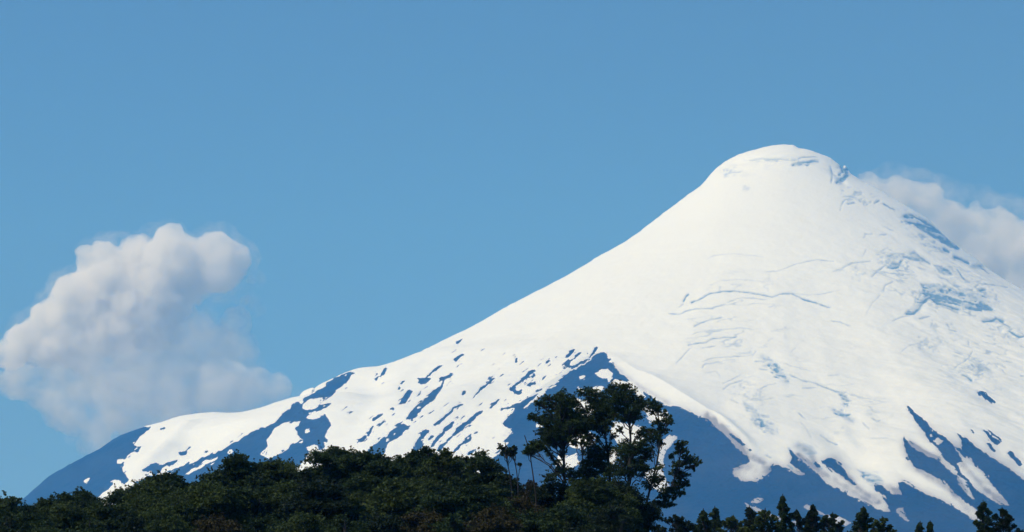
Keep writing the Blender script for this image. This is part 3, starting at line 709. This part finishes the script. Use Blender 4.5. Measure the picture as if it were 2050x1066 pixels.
c2 = cloud_mesh('cloud', [(1745, 372, 26), (1725, 366, 20), (1790, 400, 48), (1850, 405, 42), (1745, 385, 38), (1870, 375, 20), (1900, 450, 52), (1960, 450, 40), (2000, 470, 50), (1950, 520, 70), (2040, 500, 60),
                          (2060, 580, 80), (1850, 460, 50), (2140, 540, 80), (1780, 450, 50), (1950, 410, 14)],
                D + 5600, .012, seed=11, lo=.30, hi=.62)
mist2 = cloud_mesh('wisps', [(1730, 375, 34), (1780, 385, 64), (1850, 395, 66), (1900, 430, 74), (1960, 430, 60), (2010, 455, 70), (2060, 500, 90), (1940, 385, 30), (2120, 560, 110), (1960, 520, 90), (1850, 460, 60)],
                   D + 5600, .0018, parent=c2, seed=15, lo=.40, hi=.70, floor=.05, amp=1.3, voxel=14.)
tag(c2, 'soft grey cloud bank rising behind the right slope, cut off by the picture edge', 'cloud', 'clouds behind the volcano')

# ------------------------------------------------------------------ trees
def leaf_mat(name, dark, light, trans=.25):
    m, nt, out = new_mat(name)
    geo = node(nt, 'ShaderNodeNewGeometry')
    n1 = node(nt, 'ShaderNodeTexNoise'); n1.inputs['Scale'].default_value = .5; n1.inputs['Detail'].default_value = 3
    nt.links.new(geo.outputs['Position'], n1.inputs['Vector'])
    f = math_n(nt, 'ADD', math_n(nt, 'MULTIPLY', geo.outputs['Random Per Island'], .28), math_n(nt, 'MULTIPLY', n1.outputs['Fac'], 1.5))  # clump-sized tone patches paint sunlit and shadowed masses into the leaf colour
    f = math_n(nt, 'SUBTRACT', f, .48, True)
    c = mix_rgb(nt, f, dark, light)
    bs = node(nt, 'ShaderNodeBsdfPrincipled'); bs.inputs['Roughness'].default_value = .55; bs.inputs['Specular IOR Level'].default_value = .12
    tr = node(nt, 'ShaderNodeBsdfTranslucent')
    mx = node(nt, 'ShaderNodeMixShader'); mx.inputs[0].default_value = trans
    nt.links.new(c, bs.inputs['Base Color']); nt.links.new(c, tr.inputs['Color'])
    nt.links.new(bs.outputs[0], mx.inputs[1]); nt.links.new(tr.outputs[0], mx.inputs[2]); nt.links.new(mx.outputs[0], out.inputs['Surface'])
    return m

LEAF = {
    'deep': leaf_mat('leaf_deep_green', (.010, .022, .007), (.066, .098, .028)),
    'olive': leaf_mat('leaf_olive_green', (.017, .031, .007), (.105, .138, .036)),
    'blue': leaf_mat('leaf_blue_green', (.008, .017, .007), (.038, .056, .020)),
    'rust': leaf_mat('leaf_rusty', (.022, .021, .007), (.085, .068, .022)),
}
bark, nt, out = new_mat('bark')
n1 = node(nt, 'ShaderNodeTexNoise'); n1.inputs['Scale'].default_value = 5; n1.inputs['Detail'].default_value = 6
geo = node(nt, 'ShaderNodeNewGeometry'); nt.links.new(geo.outputs['Position'], n1.inputs['Vector'])
bs = node(nt, 'ShaderNodeBsdfPrincipled'); bs.inputs['Roughness'].default_value = .9
nt.links.new(mix_rgb(nt, n1.outputs['Fac'], (.010, .009, .009), (.040, .036, .034)), bs.inputs['Base Color']); nt.links.new(bs.outputs[0], out.inputs['Surface'])


class Wood:
    """collects tapered tubes"""
    def __init__(s): s.v, s.f, s.n = [], [], 0
    def tube(s, pts, r0, r1, k=5):
        pts = np.asarray(pts, float); n = len(pts)
        t = np.gradient(pts, axis=0); t /= np.linalg.norm(t, axis=1)[:, None] + 1e-9
        ref = np.array([.31, .17, .93]) if abs(t[0][2]) < .8 else np.array([1., .1, 0])
        a = np.cross(t, ref); a /= np.linalg.norm(a, axis=1)[:, None] + 1e-9
        b = np.cross(t, a)
        rad = np.linspace(r0, r1, n)
        th = np.arange(k) * 2 * np.pi / k
        ring = pts[:, None] + rad[:, None, None] * (np.cos(th)[None, :, None] * a[:, None] + np.sin(th)[None, :, None] * b[:, None])
        s.v.append(ring.reshape(-1, 3))
        i = (np.arange(n - 1)[:, None] * k + np.arange(k)[None]).ravel()
        j = (np.arange(n - 1)[:, None] * k + (np.arange(k)[None] + 1) % k).ravel()
        s.f.append(np.stack([i, j, j + k, i + k], -1) + s.n)
        s.n += n * k
    def build(s, name, mat, parent): return mesh_np(name, np.concatenate(s.v), np.concatenate(s.f), mat, parent, smooth=True)


def bend(rs, p0, p1, sag, n=7, wob=.05):
    """a limb that leaves the stem steeply and flattens out towards its end"""
    p0, p1 = np.asarray(p0, float), np.asarray(p1, float)
    t = np.linspace(0, 1, n)[:, None]
    L = np.linalg.norm(p1 - p0)
    p = p0 + (p1 - p0) * t
    p[:, 2] += (sag * L * np.sin(np.pi * t ** .8)[:, 0])
    w = rs.normal(0, wob * L, (n, 3)); w[0] = w[-1] = 0
    return p + w * np.sin(np.pi * t)


def leaves(rs, pads, size):
    """pads: (x, y, z, radius, thickness) -> small leaf-spray faces scattered through each flat pad"""
    P, S_ = [], []
    for x, y, z, r_, th in pads:
        n = max(6, int(LEAF_COVER * r_ * r_ * 3.14 / (size * size)))
        a = rs.uniform(0, 2 * np.pi, n); q = r_ * np.sqrt(rs.uniform(0, 1, n)) * (1 + .35 * np.sin(3 * a + rs.uniform(0, 6)))
        zz = rs.normal(0, th, n) - .18 * q * q / max(r_, .1)
        P.append(np.stack([x + q * np.cos(a), y + q * np.sin(a), z + zz], -1))
    P = np.concatenate(P); n = len(P)
    nrm = rs.normal(0, 1, (n, 3)) * (.75, .75, .45) + (0, 0, .75)
    nrm /= np.linalg.norm(nrm, axis=1)[:, None]
    ref = rs.normal(0, 1, (n, 3)); a = np.cross(nrm, ref); a /= np.linalg.norm(a, axis=1)[:, None] + 1e-9
    b = np.cross(nrm, a)
    sz = size * rs.uniform(.55, 1.35, n)[:, None]
    a = a * sz * .5; b = b * sz * rs.uniform(.28, .5, n)[:, None]
    v = np.stack([P - a, P - b * .9, P + a, P + b], 1).reshape(-1, 3)
    return v, np.arange(4 * n).reshape(-1, 4)


LEAF_COVER = 3.2
TREES = []
def tree(name, Y, top, base_u, clumps, mat, label, group, seed, trunk_px=None, leafsize=.17, r0=.22, cover=1.0, stem_bias=.55, cat='tree', fat=1.3, flat=.6, sprigs=7, up=.35, padk=1.0):
    """clumps: (u, v, radius px) in front view, each gets its own depth, a limb from the stem and flat leaf pads.
    top: (u, v) of the stem tip.  trunk_px: optional traced stem [(u, v) ...] from low to high."""
    rs = np.random.RandomState(seed)
    k = Y / FPX
    bx = ray(base_u, 1066, Y)[0]
    bz = float(ground_z(bx, Y)) - .15
    root = bpy.data.objects.new(name, None); COL.objects.link(root)
    root.location = (bx, Y, bz); root.empty_display_size = 1
    org = np.array([bx, Y, bz])
    def loc(u, v, dy=0.):
        x, y, z = ray(u, v, Y + dy); return np.array([x, y, z]) - org
    if trunk_px:
        path = [np.zeros(3)] + [loc(a, b, rs.uniform(-.2, .2)) for a, b in trunk_px] + [loc(*top)]
    else:
        tip = loc(*top)
        mid = [tip * f + np.array([rs.normal(0, .22), rs.normal(0, .22), 0]) for f in (.2, .4, .6, .8)]
        path = [np.zeros(3)] + mid + [tip]
    path = np.array(path)
    seg = np.concatenate([[0], np.cumsum(np.linalg.norm(np.diff(path, axis=0), axis=1))])
    tt = np.linspace(0, seg[-1], 22)
    st = np.stack([np.interp(tt, seg, path[:, i]) for i in range(3)], -1)
    st[1:-1] = (st[:-2] + st[1:-1] * 2 + st[2:]) / 4
    wood = Wood(); wood.tube(st, r0, .035, 8)
    pads = []
    for c in clumps:
        u, v, rp = c[:3]
        a = rp * k * fat
        dy = c[3] if len(c) > 3 else rs.uniform(-1, 1) * CLUMP_DEPTH.get(name, 2.2)
        ctr = loc(u, v, dy)
        hd = math.hypot(ctr[0] - np.interp(ctr[2], st[:, 2], st[:, 0]), ctr[1] - np.interp(ctr[2], st[:, 2], st[:, 1]))
        zs = min(max(ctr[2] - hd * stem_bias - rs.uniform(.2, .9), st[-1, 2] * .25), st[-1, 2] * .97)
        s0 = np.array([np.interp(zs, st[:, 2], st[:, 0]), np.interp(zs, st[:, 2], st[:, 1]), zs])
        rl = np.clip(r0 * .42 * (1 - .6 * zs / st[-1, 2]) * (.6 + a * .4), .03, .16)
        end = ctr - (0, 0, .15 * a)
        lb = bend(rs, s0, end, .10 * np.sign(rs.uniform(-.3, 1)), 8, .035)
        wood.tube(lb, rl, .022, 5)
        npad = int(np.clip(6 + 9 * a * a, 6, 14) / padk)
        for _ in range(npad):
            d = rs.normal(0, 1, 3); d /= np.linalg.norm(d)
            q = a * rs.uniform(.2, .95)
            pc = ctr + d * q * (1, 1, flat)
            pr = a * rs.uniform(.42, .8) * padk
            pads.append((*pc, pr, .035 + .07 * pr))
            wood.tube(bend(rs, lb[rs.randint(4, 7)], pc, .06, 4, .04), .024, .008, 3)
        for _ in range(sprigs):                     # loose sprigs that fray the outline
            d = rs.normal(0, 1, 3) + (0, 0, up); d /= np.linalg.norm(d)
            p0, p1 = ctr + d * a * .6 * (1, 1, .8), ctr + d * a * rs.uniform(1.0, 1.45) * (1, 1, .8)
            for t_ in (.35, .7, 1.0):
                pads.append((*(p0 + (p1 - p0) * t_ + rs.normal(0, .03, 3)), rs.uniform(.06, .13) * (1.3 - .5 * t_), .03))
            wood.tube(bend(rs, lb[rs.randint(5, 8)], p1, .05, 4, .05), .016, .005, 3)
    wood.build('trunk', bark, root)
    sc = LEAF_COVER * cover
    globals()['LEAF_COVER'] = sc
    v, f = leaves(rs, pads, leafsize)
    globals()['LEAF_COVER'] = sc / cover
    mesh_np('crown', v, f, LEAF[mat], root)
    tag(root, label, cat, group)
    TREES.append(root)
    return root

CLUMP_DEPTH = {'evergreen_tree': 2.6, 'young_tree': 1.2, 'slender_tree': .6, 'tall_tree': 1.8}


def crown_clumps(seed, u, v, w, h, n, shape='round', r=None):
    """procedural clump layout for a crown whose top is (u, v), w px wide and h px deep"""
    rs = random.Random(seed); out = []
    r = r or w * .15
    for i in range(n):
        t = (i + rs.random()) / n
        if shape == 'cone': half = w * .5 * (.04 + .96 * t ** .85) * (1 if i % 3 else 1.25)
        else: half = w * .5 * min(1, (.30 + 1.7 * t) if t < .41 else 1.0) * (1 - .25 * max(0, t - .7))
        x = u + half * rs.uniform(-1, 1) * (.9 if i else .1)
        out.append((x, v + r * .5 + t * h, r * rs.uniform(.7, 1.3) * (.65 if t < .12 else 1)))
    return out


# --- back row along the ridge: (u, v, width, colour, label)
G1, G2, G3, G4 = 'evergreens along the wooded ridge', 'evergreens filling the slope below the ridge', 'tall trees in the clump before the dark rock', 'small trees along the lower right edge'
BACK = [
    (18, 990, 105, 'deep', 'evergreen at the left edge of the picture, its low crown against open sky'),
    (98, 994, 95, 'deep', 'low evergreen standing where the left foot of the volcano meets the trees'),
    (162, 977, 120, 'deep', 'evergreen with a flat bough reaching right over the lowest snow tongue'),
    (252, 974, 95, 'deep', 'small dark evergreen below the left end of the snow dome'),
    (335, 942, 125, 'deep', 'round topped evergreen under the thin snow streak left of the blue rock'),
    (298, 956, 100, 'olive', 'evergreen on the slope left of the round topped one, below the hooked rock patch'),
    (436, 936, 85, 'deep', 'sloping shoulder of green just left of the high dark crown on the ridge'),
    (702, 905, 90, 'deep', 'evergreen between the pointed ridge top and the wide crown, slightly lower than both'),
    (768, 914, 80, 'blue', 'small evergreen between the wide crown and the see through one'),
    (826, 906, 70, 'deep', 'narrow evergreen just left of the spiky crown'),
    (398, 978, 80, 'blue', 'low dark evergreen in the dip left of the high crown on the ridge'),
    (478, 908, 110, 'deep', 'high dark evergreen left of the big snow patch in the blue rock'),
    (547, 918, 130, 'olive', 'broad green evergreen directly under the big snow patch'),
    (612, 942, 80, 'blue', 'low evergreen in the notch beneath the blue rock band'),
    (668, 893, 110, 'deep', 'evergreen with the highest pointed top on the middle of the ridge'),
    (735, 899, 105, 'deep', 'wide evergreen under the lower end of the long rock streak'),
    (800, 915, 90, 'olive', 'evergreen with see through top beside the white snow gap'),
    (856, 892, 90, 'deep', 'evergreen under the parallel rock streaks, spiky twigs at its top'),
    (890, 897, 75, 'olive', 'narrow upright evergreen right of the spiky crown'),
    (925, 912, 70, 'blue', 'small evergreen in the saddle between two snow strips'),
    (962, 905, 95, 'deep', 'evergreen with loose sprigs against white snow, left of the bare stems'),
    (1012, 948, 90, 'blue', 'dark low evergreen at the feet of the bare stems'),
    (1060, 962, 70, 'rust', 'low brownish tree between the bare stems and the tall clump'),
]
for i, (u, v, w, m, lab) in enumerate(BACK):
    tree('evergreen_tree', 292 + (i * 7 % 5) * 3.2, (u, v + 8), u + 4, crown_clumps(100 + i, u, v, w * 1.15, 120, 34), m, lab, G1, 200 + i, leafsize=.165)

MID = [
    (40, 1012, 'deep', 'evergreen filling the lower left corner just above the picture edge'),
    (125, 1006, 'olive', 'green crown below the bough that reaches over the snow tongue'),
    (205, 1003, 'deep', 'crown in the slope just below the lowest white snow specks'),
    (285, 985, 'olive', 'crown in front of the round topped evergreen, on its left'),
    (355, 990, 'olive', 'mid green crown in front of the round topped evergreen, on its right'),
    (425, 962, 'olive', 'yellowish green crown leaning on the high dark evergreen from the left'),
    (500, 968, 'deep', 'dark crown right in front of the high evergreen'),
    (575, 962, 'olive', 'green crown in front of the notch beneath the blue rock band'),
    (640, 958, 'blue', 'very dark crown left of the snow glints between the branches'),
    (715, 985, 'olive', 'green crown below the snow glints between the branches'),
    (785, 955, 'olive', 'broad green crown in the middle of the slope, above the pale stem'),
    (850, 950, 'olive', 'bright green crown below the spiky twigs'),
    (915, 962, 'deep', 'dark crown with white snow glints at its upper left'),
    (985, 965, 'olive', 'green crown just below the bare stems'),
    (1055, 985, 'rust', 'crown with reddish brown tint beside the foot of the tall clump'),
    (1120, 958, 'blue', 'dark crown hiding the stem of the leftmost tall tree'),
    (1195, 952, 'olive', 'green crown wrapped round the middle stems of the tall clump'),
    (1232, 958, 'blue', 'dark crown under the right half of the tall clump'),
]
for i, (u, v, m, lab) in enumerate(MID):
    tree('evergreen_tree', 276 + (i * 5 % 4) * 2.5, (u, v + 8), u - 3, crown_clumps(300 + i, u, v, 140, 110, 32), m, lab, G2, 400 + i, leafsize=.165)

FRONT = [
    (10, 1040, 'blue', 'darkest crown in the bottom left corner'),
    (95, 1042, 'deep', 'second crown from the left along the bottom edge'),
    (180, 1036, 'deep', 'third crown from the left along the bottom edge'),
    (265, 1032, 'blue', 'fourth crown from the left along the bottom edge, dark'),
    (350, 1034, 'olive', 'green crown at the bottom edge below the yellowish green one'),
    (435, 1030, 'rust', 'brown tinted crown at the bottom edge left of centre'),
    (520, 1032, 'deep', 'crown at the bottom edge below the broad green evergreen'),
    (605, 1026, 'olive', 'olive crown at the bottom edge below the notch in the ridge'),
    (690, 1032, 'deep', 'crown at the bottom edge below the pointed ridge top'),
    (775, 1028, 'blue', 'dark crown at the bottom edge just left of the rusty ones'),
    (850, 1020, 'rust', 'rusty crown at the bottom edge, the left one of the pair'),
    (920, 1026, 'deep', 'dark green crown between the two rusty ones at the bottom edge'),
    (985, 1012, 'rust', 'rusty crown at the bottom edge, the right one of the pair'),
    (1060, 1022, 'deep', 'crown at the bottom edge below the brownish low tree'),
    (1135, 1012, 'deep', 'crown at the bottom edge below the leftmost tall tree'),
    (1205, 1018, 'blue', 'very dark crown at the bottom edge under the tall clump'),
    (1228, 1000, 'blue', 'rightmost dark crown under the tall clump, ragged towards the blue rock'),
]
for i, (u, v, m, lab) in enumerate(FRONT):
    tree('evergreen_tree', 262 + (i * 3 % 4) * 2.0, (u, v + 8), u, crown_clumps(500 + i, u, v, 115 if u < 1220 else 70, 90, 26), m, lab, G2, 600 + i, leafsize=.165)

# --- tall clump
def EP(*p): return [(1000 + a / 5., 760 + b / 5.) for a, b in zip(p[::2], p[1::2])]
def EC(*p): return [(1000 + p[i] / 5., 760 + p[i + 1] / 5., p[i + 2] / 5.) for i in range(0, len(p), 3)]
tree('tall_tree', 284, EP(630, 150)[0], 1130, EC(470, 600, 40, 560, 590, 45, 650, 600, 40, 720, 530, 45, 520, 520, 50, 780, 500, 45, 860, 480, 50, 440, 430, 45, 540, 640, 38, 470, 690, 28, 500, 760, 30, 620, 650, 38, 700, 610, 30, 640, 740, 26, 560, 820, 32, 480, 560, 50, 560, 510, 55, 700, 350, 60, 690, 230, 45, 760, 330, 45, 780, 400, 50, 620, 330, 60, 560, 430, 60, 690, 440, 60, 820, 480, 40, 620, 150, 50, 560, 190, 55, 480, 185, 35, 640, 210, 70, 420, 235, 50, 500, 260, 60, 600, 290, 80, 700, 300, 75, 380, 240, 25, 350, 375, 40,
     420, 380, 60, 520, 370, 65, 620, 390, 70, 730, 390, 70, 310, 380, 22, 450, 480, 55, 540, 490, 65, 640, 470, 65, 740, 450, 60, 430, 540, 50, 520, 560, 60, 600, 560, 50, 480, 620, 40, 800, 460, 50,
     410, 640, 45, 350, 660, 40, 300, 690, 40, 280, 735, 30, 690, 540, 45, 860, 500, 40, 560, 930, 60, 500, 1000, 60, 640, 900, 50, 720, 950, 60),
     'deep', 'leftmost tall tree of the clump, flat layered boughs reaching left', G3, 801, trunk_px=EP(650, 1150, 650, 900, 640, 700, 600, 480, 610, 300), r0=.30, cover=.75, leafsize=.125, padk=.72, sprigs=10, fat=1.4, flat=.75)
tree('tall_tree', 287, EP(880, 110)[0], 1200, EC(900, 640, 30, 980, 600, 28, 1120, 560, 34, 880, 580, 42, 1010, 690, 50, 1100, 690, 45, 940, 700, 45, 990, 160, 40, 1040, 250, 50, 930, 270, 55, 1020, 380, 60, 850, 320, 45, 940, 470, 55, 1100, 300, 45, 900, 740, 50, 980, 820, 60, 870, 110, 40, 940, 130, 45, 820, 130, 30, 750, 170, 38, 900, 180, 55, 980, 220, 60, 1010, 300, 70, 1080, 260, 60, 1100, 350, 60, 950, 350, 70, 1000, 430, 75,
     1080, 440, 60, 900, 430, 60, 860, 380, 50, 1040, 520, 40, 760, 250, 25, 1060, 180, 55, 850, 520, 40, 960, 760, 60, 1040, 760, 65, 900, 820, 65, 1000, 850, 80, 930, 930, 80, 1060, 920, 70, 860, 980, 70),
     'deep', 'tall tree in the middle of the clump with a forked bare stem', G3, 802, trunk_px=EP(1110, 1150, 1100, 900, 1080, 700, 1060, 560, 1030, 400, 960, 250), r0=.26, cover=.75, leafsize=.125, padk=.72, sprigs=10, fat=1.45, flat=.8)
tree('tall_tree', 282, EP(1200, 60)[0], 1255, EC(1210, 500, 26, 1390, 560, 36, 1450, 640, 42, 1240, 650, 48, 1380, 660, 48, 1310, 660, 40, 1120, 220, 50, 1230, 290, 45, 1420, 210, 35, 1380, 330, 40, 1150, 360, 40, 1300, 360, 45, 1150, 900, 60, 1380, 860, 60, 1150, 90, 50, 1210, 80, 42, 1270, 90, 45, 1110, 140, 55, 1180, 160, 60, 1250, 160, 60, 1330, 130, 40, 1340, 190, 50, 1290, 230, 55, 1370, 240, 45, 1200, 240, 45,
     1320, 300, 55, 1400, 290, 50, 1250, 330, 50, 1360, 370, 50, 1170, 300, 30, 1210, 400, 25, 1440, 250, 40, 1280, 400, 35, 1260, 700, 70, 1350, 720, 60, 1430, 700, 55, 1180, 720, 50, 1300, 800, 80,
     1420, 810, 60, 1200, 830, 55, 1480, 760, 45, 1360, 900, 80, 1240, 930, 80, 1460, 920, 50),
     'deep', 'highest tree of the clump, its top against the snow patches', G3, 803, trunk_px=EP(1290, 1150, 1300, 850, 1315, 600, 1310, 430, 1260, 250), r0=.28, cover=.75, leafsize=.125, padk=.72, sprigs=10, fat=1.45, flat=.8)
tree('tall_tree', 289, EP(1560, 210)[0], 1300, EC(1510, 240, 45, 1560, 250, 42, 1530, 310, 45, 1590, 290, 35, 1640, 340, 35, 1680, 390, 38, 1700, 420, 28, 1620, 450, 50, 1560, 430, 35, 1560, 520, 55, 1630, 520, 50,
     1480, 530, 45, 1500, 600, 45, 1580, 600, 40, 1450, 500, 25, 1440, 560, 30, 1620, 640, 25, 1520, 700, 30, 1600, 880, 40, 1560, 980, 55, 1500, 1040, 60, 1620, 1000, 35),
     'deep', 'leaning tree of the clump with a thin bare stem before the white snow strip', G3, 804, trunk_px=EP(1450, 1300, 1550, 940, 1590, 800, 1610, 600, 1600, 400), r0=.17, cover=.8, leafsize=.14, padk=.75, sprigs=9, fat=1.35, flat=.8)
tree('tall_tree', 286, EP(1830, 630)[0], 1320, EC(1830, 650, 32, 1790, 660, 35, 1840, 700, 42, 1780, 720, 35, 1880, 780, 42, 1930, 800, 45, 1980, 830, 28, 1850, 830, 40, 1780, 860, 40, 1720, 770, 22, 1920, 870, 35,
     1820, 960, 50, 1750, 930, 45, 1850, 1040, 38, 1770, 1050, 55, 1700, 1100, 60, 1800, 1130, 45, 1650, 1160, 60, 1700, 1230, 55, 1600, 1240, 55, 1540, 1300, 50, 1480, 1330, 45, 1400, 1380, 45),
     'deep', 'rightmost tree of the clump, small loose crown against the blue rock', G3, 805, trunk_px=EP(1450, 1500, 1600, 1300, 1720, 1080, 1790, 900), r0=.17, cover=.9, stem_bias=.3)
tree('tall_tree', 291, EP(800, 330)[0], 1160, EC(760, 640, 24, 820, 640, 22, 880, 660, 24, 740, 560, 34, 820, 350, 35, 780, 420, 45, 850, 440, 50, 790, 520, 45, 840, 570, 35, 720, 600, 25, 900, 560, 30, 860, 880, 50, 780, 930, 60, 820, 1020, 60),
     'blue', 'thin inner tree of the clump half hidden behind the left crown', G3, 806, trunk_px=EP(830, 1200, 850, 900, 820, 700, 810, 520), r0=.13, cover=.6)
tree('slender_tree', 280, EP(250, 560)[0], 1070, EC(350, 670, 42, 300, 690, 36, 400, 660, 36, 270, 730, 26, 330, 720, 30, 380, 700, 30),
     'deep', 'slender tree with one flat crown on a bare crooked stem, left of the tall clump', G3, 807, trunk_px=EP(370, 1200, 350, 1040, 325, 900, 310, 760, 290, 660), r0=.11, stem_bias=.2)
tree('slender_tree', 283, EP(60, 640)[0], 1022, EC(10, 680, 22, 60, 700, 25, 130, 705, 26, 150, 690, 20, 90, 745, 20, 30, 740, 14, 120, 750, 14),
     'blue', 'thin half bare tree with a few leaf tufts, right end of the wooded ridge', G3, 808, trunk_px=EP(130, 1200, 110, 960, 80, 840, 50, 760), r0=.09, stem_bias=.9, cover=.9)
tree('slender_tree', 285, EP(130, 740)[0], 1036, EC(150, 730, 16, 120, 760, 12, 210, 850, 10),
     'blue', 'thin nearly bare stem between the half bare tree and the slender one', G3, 809, trunk_px=EP(190, 1200, 180, 960, 165, 860), r0=.07, stem_bias=.9, cover=.7)

# --- small trees at the lower right
RIGHT = [
    (1353, 1034, 76, 60, 'blue', 'round', 'dark rounded bush top beside the foot of the tall clump'),
    (1408, 1023, 44, 70, 'deep', 'cone', 'left one of the two close pointed tops right of the tall clump'),
    (1431, 1018, 46, 70, 'deep', 'cone', 'right one of the two close pointed tops right of the tall clump'),
    (1468, 1036, 56, 60, 'olive', 'round', 'low tree between the two pointed tops and the tall dark pair'),
    (1500, 1017, 50, 70, 'blue', 'cone', 'dark pointed tree in front of the left end of the lower snow streak'),
    (1532, 1022, 50, 70, 'olive', 'round', 'greener rounded tree on the lower snow streak'),
    (1567, 994, 46, 90, 'deep', 'cone', 'tallest small tree at the lower right, thin tip over the blue rock'),
    (1594, 1024, 54, 60, 'blue', 'round', 'low tree just right of the tallest small tree'),
    (1627, 1014, 44, 70, 'blue', 'cone', 'pointed tree between two snow streaks, narrow tip'),
    (1667, 1030, 56, 60, 'deep', 'round', 'small bushy tree below the right snow streak'),
    (1728, 1018, 58, 70, 'deep', 'cone', 'broad pointed tree left of the wide gap'),
    (1766, 1038, 50, 60, 'olive', 'round', 'lower rounded tree at the left rim of the wide gap'),
    (1842, 1048, 26, 45, 'deep', 'cone', 'left tip of the two tiny tops in the wide gap'),
    (1862, 1047, 24, 45, 'deep', 'cone', 'right tip of the two tiny tops in the wide gap'),
    (1968, 1006, 52, 90, 'deep', 'cone', 'pointed tree at the end of the long snow tongue near the right edge'),
    (2006, 1020, 60, 80, 'blue', 'round', 'rounded dark tree nearest the right edge of the picture'),
]
for i, (u, v, w, h, m, shp, lab) in enumerate(RIGHT):
    cl_ = crown_clumps(700 + i, u, v, w * 1.5, h + 20, 70, shp, r=w * .085)
    tree('young_tree', 300 + (i * 7 % 5) * 4, (u, v - 5), u + 2, cl_, m, lab, G4, 750 + i, leafsize=.14, r0=.13, stem_bias=.35, cover=1.15, flat=.9, fat=1.0, sprigs=9, up=1.1, padk=.9)
